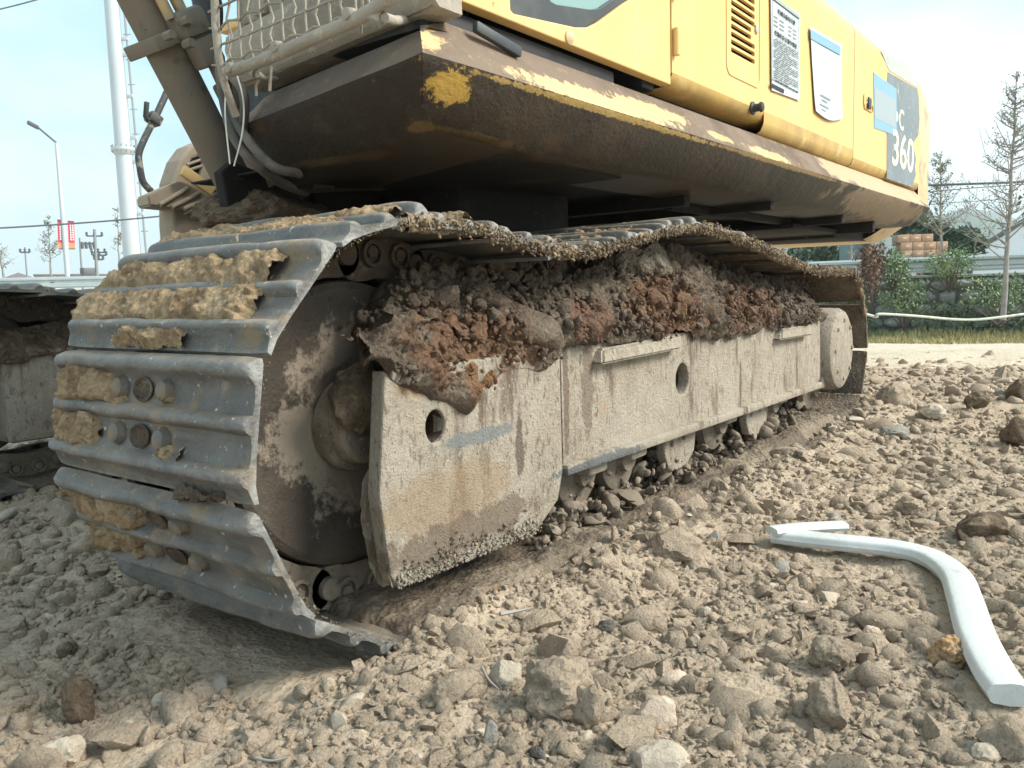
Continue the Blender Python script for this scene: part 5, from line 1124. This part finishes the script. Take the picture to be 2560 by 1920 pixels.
def bare_tree(px, py_base, py_top, d, label, seed, leaf='leaf_olive', nleaf=900, lean=0.0, r0=.07, spread=.28, mt='bark_pale', grp='thin bare trees', nbr=34, px_top=None, ls=.03):
    rg2 = np.random.default_rng(seed); b = far(px, py_base, d); t_ = far(px_top if px_top is not None else px, py_top, d); Hh = t_[2]-b[2]
    t = thing('bare_tree', label, 'tree', (float(b[0]), float(b[1]), float(b[2])), grp); bm = bmesh.new()
    pts = [b+(t_-b)*k/8+rg2.normal(size=3)*.012*Hh*np.array([1, 1, 0])*(k > 0)*.4 for k in range(9)]; add_tube(bm, pts, [r0*(1-.11*k) for k in range(9)], 8); tips = []
    bb = bmesh.new()
    for k in range(nbr):
        f = .22+.76*rg2.random()**.9; o_ = b+(t_-b)*f; a = rg2.random()*6.28; ln_ = Hh*spread*(1.12-f)*rg2.uniform(.6, 1.2); e = o_+np.array([math.cos(a)*ln_, math.sin(a)*ln_, ln_*rg2.uniform(.35, .9)]); mid = (o_+e)/2+np.array([0, 0, -.06*ln_])
        add_tube(bb, spline([o_, mid, e], 3), [r0*.28*(1-.12*i) for i in range(7)], 5, False); tips.append((o_, e))
        for j in range(5):
            q = o_+(e-o_)*rg2.uniform(.3, 1); e2 = q+rg2.normal(size=3)*ln_*.28+np.array([0, 0, ln_*.12]); add_tube(bb, [q, e2], [r0*.1, r0*.05], 4, False); tips.append((q, e2))
    part('trunk', bm_mesh(bm, 'trunk', mt, 60), t); part('branches', bm_mesh(bb, 'branches', mt, 60), t, None, 'stuff')
    if nleaf:
        k = rg2.integers(0, len(tips), nleaf); P = np.array([tips[i][0]+(tips[i][1]-tips[i][0])*rg2.random()**.6 for i in k])+rg2.normal(size=(nleaf, 3))*.035
        part('crown', leaf_mesh('crown', P, rg2.uniform(.5, 1.2, nleaf)*ls, leaf, seed), t)
bare_tree(2507, 800, 178, 16.6, 'tall slender half-bare tree in front of the wall at right', 3, nleaf=1300, px_top=2544, r0=.05, spread=.25, nbr=75, ls=.015)
bare_tree(2355, 660, 385, 26, 'bare leafy-twigged tree just behind the excavator tail', 8, nleaf=1200, spread=.34, px_top=2350, ls=.022, nbr=60, r0=.04)
bare_tree(2128, 650, 608, 22, 'leafless sapling seen under the counterweight', 9, nleaf=0, spread=.4, nbr=14, r0=.04)
bare_tree(128, 700, 545, 34, 'sparse leafy sapling behind the red banners', 12, nleaf=260, spread=.26, px_top=120, leaf='leaf_olive', mt='bark_pale', ls=.03, r0=.045)
bare_tree(12, 700, 590, 34, 'bare leaning tree at the left edge', 13, nleaf=90, spread=.35, px_top=-14, mt='bark_pale', r0=.05)
bare_tree(300, 690, 510, 36, 'thin bare pole-like tree beside the tall mast', 14, nleaf=130, spread=.14, px_top=293, mt='bark_pale', r0=.04)
def evergreen(px, py, d, rx, rz, n, label, seed, leaf='leaf_dark', ls=.11):
    c = far(px, py, d); base = (float(c[0]), float(c[1]), -.7); t = thing('evergreen_tree', label, 'tree', base, 'dense trees beyond the wall'); P = blob_pts(c, (rx, rx, rz), n, seed, 26, .32)
    part('crown', leaf_mesh('crown', P, np.random.default_rng(seed).uniform(.6, 1.3, n)*ls, leaf, seed), t)
    bm = bmesh.new(); add_tube(bm, [Vector(base), Vector((base[0]+.1, base[1], c[2]))], [.16, .08], 8)
    for q in P[::max(1, n//16)][:16]: add_tube(bm, [Vector((base[0]+.08, base[1], c[2]-rz*.5)), Vector(q)], [.05, .015], 5, False)
    part('trunk', bm_mesh(bm, 'trunk', 'bark', 60), t)
evergreen(2365, 612, 36, 1.2, .9, 2600, 'round dark evergreen behind the stacked cartons', 21)
evergreen(2300, 585, 40, 1.3, 1.1, 2000, 'dark evergreen half hidden behind the counterweight', 23)
evergreen(2670, 540, 27, .95, 2.0, 2600, 'tall dense green tree cut by the right edge', 25, 'leaf_olive', .07)
evergreen(2030, 640, 38, 1.3, .8, 1800, 'dark green tree seen low under the counterweight', 27)

# white shed
s0 = far(2402, 650, 46); s1 = far(2520, 566, 46); s2 = far(2700, 470, 46); sb = far(2402, 700, 46); dS = (s2-s0)[:2]; dS /= np.linalg.norm(dS); nS = np.array([math.cos(YAW-.5), math.sin(YAW-.5)])
sh = thing('white_shed', 'white shed with dark sloping roof edge beyond the guard rail', 'shed', (float(s0[0]), float(s0[1]), -.7))
bm = bmesh.new(); fr = [(s0[0], s0[1], -.7), (s2[0], s2[1], -.7), (s2[0], s2[1], s2[2]), (s0[0], s0[1], s0[2])]; vf = [bm.verts.new(q) for q in fr]; vb = [bm.verts.new((q[0]+nS[0]*14, q[1]+nS[1]*14, q[2])) for q in fr]
bm.faces.new(vf); bm.faces.new(vb)
for i in range(4): bm.faces.new((vf[i], vf[(i+1) % 4], vb[(i+1) % 4], vb[i]))
part('wall', bm_mesh(bm, 'wall', 'shed_white', 0), sh)
part('roof', tube_mesh('roof', [s0+np.array([-dS[0]*.4, -dS[1]*.4, -.2]), s2+np.array([0, 0, .06])], .13, 'shed_edge', 6), sh)

# truck with cartons
tk = far(2265, 660, 34); dT = np.array([math.cos(YAW-math.pi/2), math.sin(YAW-math.pi/2)]); aT = math.atan2(dT[1], dT[0]); RT = Matrix.Rotation(aT, 3, 'Z'); zb = far(2265, 645, 34)[2]
def tkp(u, v, z): return (tk[0]+dT[0]*u-dT[1]*v, tk[1]+dT[1]*u+dT[0]*v, z)
tr_ = thing('flatbed_truck', 'dark flatbed truck carrying cartons beyond the wall', 'truck', (float(tk[0]), float(tk[1]), zb-1.1))
part('flatbed', box_mesh('flatbed', tkp(.55, 0, zb-.1), (3.4, 1.7, .18), 'truck', RT, .03), tr_)
cb_ = part('cab', box_mesh('cab', tkp(-1.7, 0, zb+.2), (1.0, 1.6, 1.5), 'truck', RT, .12, 3), tr_)
part('side_window', box_mesh('side_window', tkp(-1.65, -.81, zb+.5), (.55, .03, .42), 'glass', RT, .01), cb_, world=False)
for u in (-1.5, 1.4):
    for v in (-.75, .75):
        c0 = Vector(tkp(u, v, zb-.62)); ax = RT@Vector((0, 1, 0)); bm = bmesh.new(); add_tube(bm, [c0-ax*.1, c0-ax*.09, c0+ax*.09, c0+ax*.1], [.33, .36, .36, .33], 20); part('wheel', bm_mesh(bm, 'wheel', 'rubber'), tr_)
pxm = 34/F; words = {0: 'bottom', 1: 'middle', 2: 'top'}; pos = ['leftmost', 'second from left', 'third from left', 'rightmost']
CART = box_mesh('carton', (0, 0, .0), (1, 1, 1), 'carton', bev=.02); TAPE = box_mesh('tape', (0, 0, 0), (.34, 1.004, .22), 'carton_tape')
for row in range(3):
    cols = [0, 1, 2, 3] if row < 2 else [0, 1, 2]
    for c in cols:
        wdt = 26*pxm; u = (2250+26*c-2265)*pxm+(-.12 if row == 2 else 0)+random.uniform(-.01, .01); hc = 17*pxm; z = zb+.0+hc*(row+.5)-.02+row*.003
        o = bpy.data.objects.new('carton', CART); link(o); o.location = tkp(u, -.3, z); o.scale = (wdt*.97, wdt*1.1, hc*.98); o.rotation_euler = (0, 0, aT+random.uniform(-.03, .03))
        o['category'] = 'carton'; o['group'] = 'cartons stacked on the truck'; o['label'] = 'brown carton on the truck, %s row, %s' % (words[row], pos[c] if not (row == 2 and c == 2) else 'rightmost')
        p_ = bpy.data.objects.new('tape', TAPE); link(p_, o); p_.location = (.12, 0, .05)

# ------------------------------------------------------------------ left background: mast, lamps, poles, banners
mt_, mb_ = far(277, -150, 24), far(331, 640, 24); mast_base = np.array([mb_[0], mb_[1], -.6])
mast = thing('tall_mast', 'tall white steel mast with a climbing ladder', 'mast', tuple(mast_base.tolist()))
zf = far(308, 373, 24)[2]; zt = far(277, -150, 24)[2]; bx_, by_ = mb_[0], mb_[1]
def rpx(w_): return w_*24/F/2
part('mast_tube', lathe_mesh('mast_tube', [(rpx(40), -.6), (rpx(36), zf-.02), ], (bx_, by_, 0), 'pole_white', 'Z', 32), mast)
part('mast_tube', lathe_mesh('mast_tube', [(rpx(35), zf+.02), (rpx(25), zt+2)], (bx_, by_, 0), 'pole_white', 'Z', 32), mast)
part('flange', lathe_mesh('flange', [(rpx(40), zf-.14), (rpx(52), zf-.03), (rpx(52), zf+.03), (rpx(40), zf+.04)], (bx_, by_, 0), 'pole_white', 'Z', 32), mast)
rightv = np.array([ROT[0][0], ROT[0][1], 0]); rightv /= np.linalg.norm(rightv)
for k in range(14):
    a = 2*math.pi*k/14; part('flange_bolt', lathe_mesh('flange_bolt', [(.022, zf-.09), (.022, zf+.09)], (bx_+rpx(47)*math.cos(a), by_+rpx(47)*math.sin(a), 0), 'pole_grey', 'Z', 6), mast)
def mside(z, off): r = np.interp(z, [-.6, zt+2], [rpx(44), rpx(27)]); return np.array([bx_, by_, 0])+rightv*(r+off)+np.array([0, 0, z])
lad = part('ladder', tube_mesh('ladder', [mside(-.5, .14), mside(zf, .13), mside(zt+1, .12)], .028, 'pole_grey', 6), mast)
z = 0.2
while z < zt:
    part('rung', tube_mesh('rung', [mside(z, .05), mside(z, .24)], .012, 'pole_grey', 5), lad, world=False); z += .62
for py in (100, 140, 242, 345, 405, 535): zz = far(310, py, 24)[2]; part('ladder_bracket', box_mesh('ladder_bracket', tuple(mside(zz, .06)), (.2, .06, .09), 'pole_white', Matrix.Rotation(math.atan2(rightv[1], rightv[0]), 3, 'Z'), .005), mast)
def street_lamp():
    b = far(168, 700, 30); tp = far(141, 357, 30); hd = far(97, 320, 30); h2 = far(68, 305, 30)
    t = thing('street_lamp', 'pale street lamp with a slanting arm at left', 'street lamp', (float(b[0]), float(b[1]), -.6))
    part('lamp_post', tube_mesh('lamp_post', [np.array([b[0], b[1], -.6]), tp], [.09, .05], 'pole_white', 12), t)
    part('lamp_arm', tube_mesh('lamp_arm', [tp, hd], .03, 'lamp_dark', 8), t)
    c = (hd+h2)/2; d = h2-hd; L = np.linalg.norm(d); q = Vector(d).to_track_quat('X', 'Z').to_matrix(); part('lamp_head', box_mesh('lamp_head', tuple(c), (L, .28, .10), 'lamp_dark', q, .03), t)
street_lamp()
def banners():
    for (x0, x1) in ((143, 161), (169, 187)):
        tl, tr, br, bl = far(x0, 550+(x0 > 150)*3, 30), far(x1-2, 551+(x0 > 150)*3, 30), far(x1+1, 622, 30), far(x0+3, 622, 30); 
        t = thing('red_banner', 'red vertical banner, %s of the two on the lamp post' % ('left' if x0 < 150 else 'right'), 'banner', tuple(bl.tolist()), 'red banners on the lamp post')
        def quad(u0, v0, u1, v1, off): 
            out_ = []
            for u, v in ((u0, v0), (u1, v0), (u1, v1), (u0, v1)): p = lerp([tl, tr, br, bl], u, v); out_.append(p-np.array([math.cos(YAW+.5), math.sin(YAW+.5), 0])*off)
            return out_
        def qm(name, qs, m, p, w_=True):
            bm = bmesh.new()
            for q in qs: bm.faces.new([bm.verts.new(tuple(v)) for v in q])
            return part(name, bm_mesh(bm, name, m, 0, False), p, world=w_)
        f = qm('banner', [quad(0, 0, 1, .78, 0)], 'flag_red', t); qm('banner_foot', [quad(0, .78, 1, 1, 0)], 'flag_orange', f, False)
        qm('banner_print', [quad(.30+.36*c_, .12+.085*r_, .52+.36*c_, .185+.085*r_, .02) for c_ in (0, 1) for r_ in range(7)], 'flag_ink', f, False)
        part('banner_bar', tube_mesh('banner_bar', [lerp([tl, tr, br, bl], 0, 1), lerp([tl, tr, br, bl], 1, 1)], .02, 'lamp_dark', 6), t); part('banner_bar', tube_mesh('banner_bar', [lerp([tl, tr, br, bl], 0, 0), lerp([tl, tr, br, bl], 1, 0)], .02, 'lamp_dark', 6), t)
banners()
def upole(px, pyt, pyb, d, arms, label, w_=9, mt='concrete_pole'):
    b = far(px, pyb, d); b[2] = -.7; tp = far(px-4, pyt, d); t = thing('utility_pole', label, 'utility pole', tuple(b.tolist()), 'utility poles'); r = w_*d/F/2
    part('pole', tube_mesh('pole', [b, tp], [r*1.15, r*.75], mt, 10), t)
    for x0, x1, py in arms:
        a_, b_ = far(x0, py, d), far(x1, py, d); ar = part('cross_arm', tube_mesh('cross_arm', [a_, b_], .05, 'wire', 6), t)
        for k in (0, .5, 1): p = a_+(b_-a_)*k; part('insulator', lathe_mesh('insulator', [(.05, 0), (.09, .06), (.05, .12), (.09, .18), (.03, .24)], tuple(p), 'wire', 'Z', 8), ar, world=False)
    return t
upole(66, 618, 700, 60, [(51, 74, 631)], 'small distant utility pole with one cross arm', 4)
upole(240, 573, 700, 55, [(217, 255, 590), (229, 262, 631), (231, 266, 638), (236, 258, 649)], 'thick concrete utility pole with many cross arms', 8)
up2 = upole(203, 595, 700, 55, [], 'slimmer pole joined to the thick utility pole by a bar', 5)
part('joining_bar', tube_mesh('joining_bar', [far(198, 609, 55), far(242, 609, 55)], .05, 'wire', 6), up2); part('joining_bar', tube_mesh('joining_bar', [far(200, 681, 55), far(245, 681, 55)], .07, 'wire', 6), up2)
for k in range(4): part('insulator', lathe_mesh('insulator', [(.08, -.3), (.1, -.1), (.08, .1)], tuple(far(205+10*k, 609, 55)), 'wire', 'Z', 8), up2)
part('transformer', box_mesh('transformer', tuple(far(219, 678, 55)), (.7, .5, .4), 'lamp_dark', bev=.05), up2)
def cable(pts, r, label, d):
    single('power_line', tube_mesh('power_line', spline([far(*q, d) for q in pts], 6), r, 'wire', 6), label, 'cable', 'overhead cables')
cable([(-250, 583), (0, 570), (150, 561), (300, 550), (430, 538), (620, 522)], .022, 'black cable crossing behind the mast at left', 22)
cable([(-200, 70), (0, 23), (100, -3), (300, -60)], .016, 'cable crossing the top left corner', 22)
cable([(2250, 466), (2330, 463), (2450, 459), (2560, 455), (2800, 446)], .030, 'thick black cable behind the bare tree at right', 24)
cable([(2250, 484), (2330, 479), (2420, 471), (2560, 461), (2800, 446)], .011, 'thinner cable just under the thick one at right', 24)
cable([(2250, 516), (2330, 511), (2400, 505), (2480, 500), (2700, 482)], .008, 'faint lowest cable at right', 24)
def house(px0, px1, pyr, pye, d, label, gable=True):
    a, b = far(px0, pye, d), far(px1, pye, d); rr = far((px0+px1)/2, pyr, d); dn = np.array([math.cos(YAW+.5), math.sin(YAW+.5), 0])*6
    t = thing('house', label, 'house', (float((a+b)[0]/2), float((a+b)[1]/2), -.7), 'distant houses'); bm = bmesh.new(); vs = []
    for o_ in (0, 1): vs.append([bm.verts.new(tuple(np.array([q[0], q[1], z])+dn*o_)) for q, z in ((a, -.7), (b, -.7), (b, b[2]), (a, a[2]))])
    bm.faces.new(vs[0]); bm.faces.new(vs[1])
    for i in range(4): bm.faces.new((vs[0][i], vs[0][(i+1) % 4], vs[1][(i+1) % 4], vs[1][i]))
    part('wall', bm_mesh(bm, 'wall', 'house_wall', 0), t); bm = bmesh.new(); vs = []
    ex = (b-a)*.06
    for o_ in (-.1, 1.1): vs.append([bm.verts.new(tuple(q+dn*o_)) for q in (a-ex+[0, 0, .01], b+ex+[0, 0, .01], b*.5+a*.5*1+np.array([0, 0, rr[2]-a[2]]) if gable else b+ex+np.array([0, 0, rr[2]-a[2]]), a-ex+np.array([0, 0, rr[2]-a[2]]) if not gable else (a*.55+b*.45)+np.array([0, 0, rr[2]-a[2]]))])
    bm.faces.new(vs[0]); bm.faces.new(vs[1])
    for i in range(4): bm.faces.new((vs[0][i], vs[0][(i+1) % 4], vs[1][(i+1) % 4], vs[1][i]))
    part('roof', bm_mesh(bm, 'roof', 'house_roof', 0), t)
house(18, 80, 682, 694, 70, 'low house with a gabled roof at left')
house(88, 160, 685, 689, 72, 'flat-roofed grey house right of the gabled one', False)
house(178, 300, 684, 688, 75, 'long low building behind the utility poles', False)

# ------------------------------------------------------------------ hills and haze
def hill(name, pts, d, label):
    P = spline([far(px, py, d) for px, py in pts], 10); nx = len(P); depth = [0, .06, .14, .25]; V = []
    for p in P:
        p = np.asarray(p); dirv = (p-CAM)[:2]/d
        zt_ = p[2]+d*.004*(fbm(np.array([[p[0]/40, p[1]/40, 0]]), 4, 5)[0])
        for k, (f, zf_) in enumerate(((-.10, -.002), (-.06, .35), (-.03, .75), (0, 1), (.08, .9), (.3, 0))): V.append((p[0]+dirv[0]*d*f, p[1]+dirv[1]*d*f, -2+(zt_+2)*zf_))
    o = bpy.data.objects.new(name, arr_mesh(name, V, grid_faces(nx, 6), 'hill', 60)); link(o); o['kind'] = 'structure'; o['label'] = label
hill('hill', [(1500, 700), (1800, 640), (2100, 600), (2300, 560), (2400, 538), (2440, 535), (2490, 552), (2540, 575), (2700, 600), (3000, 690)], 700, 'blue-green wooded hill')
hill('far_hill', [(1500, 690), (2000, 600), (2300, 550), (2380, 528), (2430, 522), (2480, 530), (2600, 560), (2900, 600), (3300, 690)], 1050, 'fainter hill behind the first')
m = bpy.data.materials.new('haze'); m.use_nodes = True; t = m.node_tree; t.nodes.clear(); oo = t.nodes.new('ShaderNodeOutputMaterial'); pv = t.nodes.new('ShaderNodeVolumePrincipled'); pv.inputs['Color'].default_value = (.86, .96, 1, 1); pv.inputs['Density'].default_value = .0008; pv.inputs['Anisotropy'].default_value = .2
t.links.new(pv.outputs[0], oo.inputs['Volume']); MATS['haze'] = m
me = box_mesh('haze', (600, 600, 53), (2400, 2400, 112), 'haze'); o = bpy.data.objects.new('haze', me); link(o); o['kind'] = 'stuff'; o['category'] = 'haze'; o['label'] = 'thin pale haze over the distance'
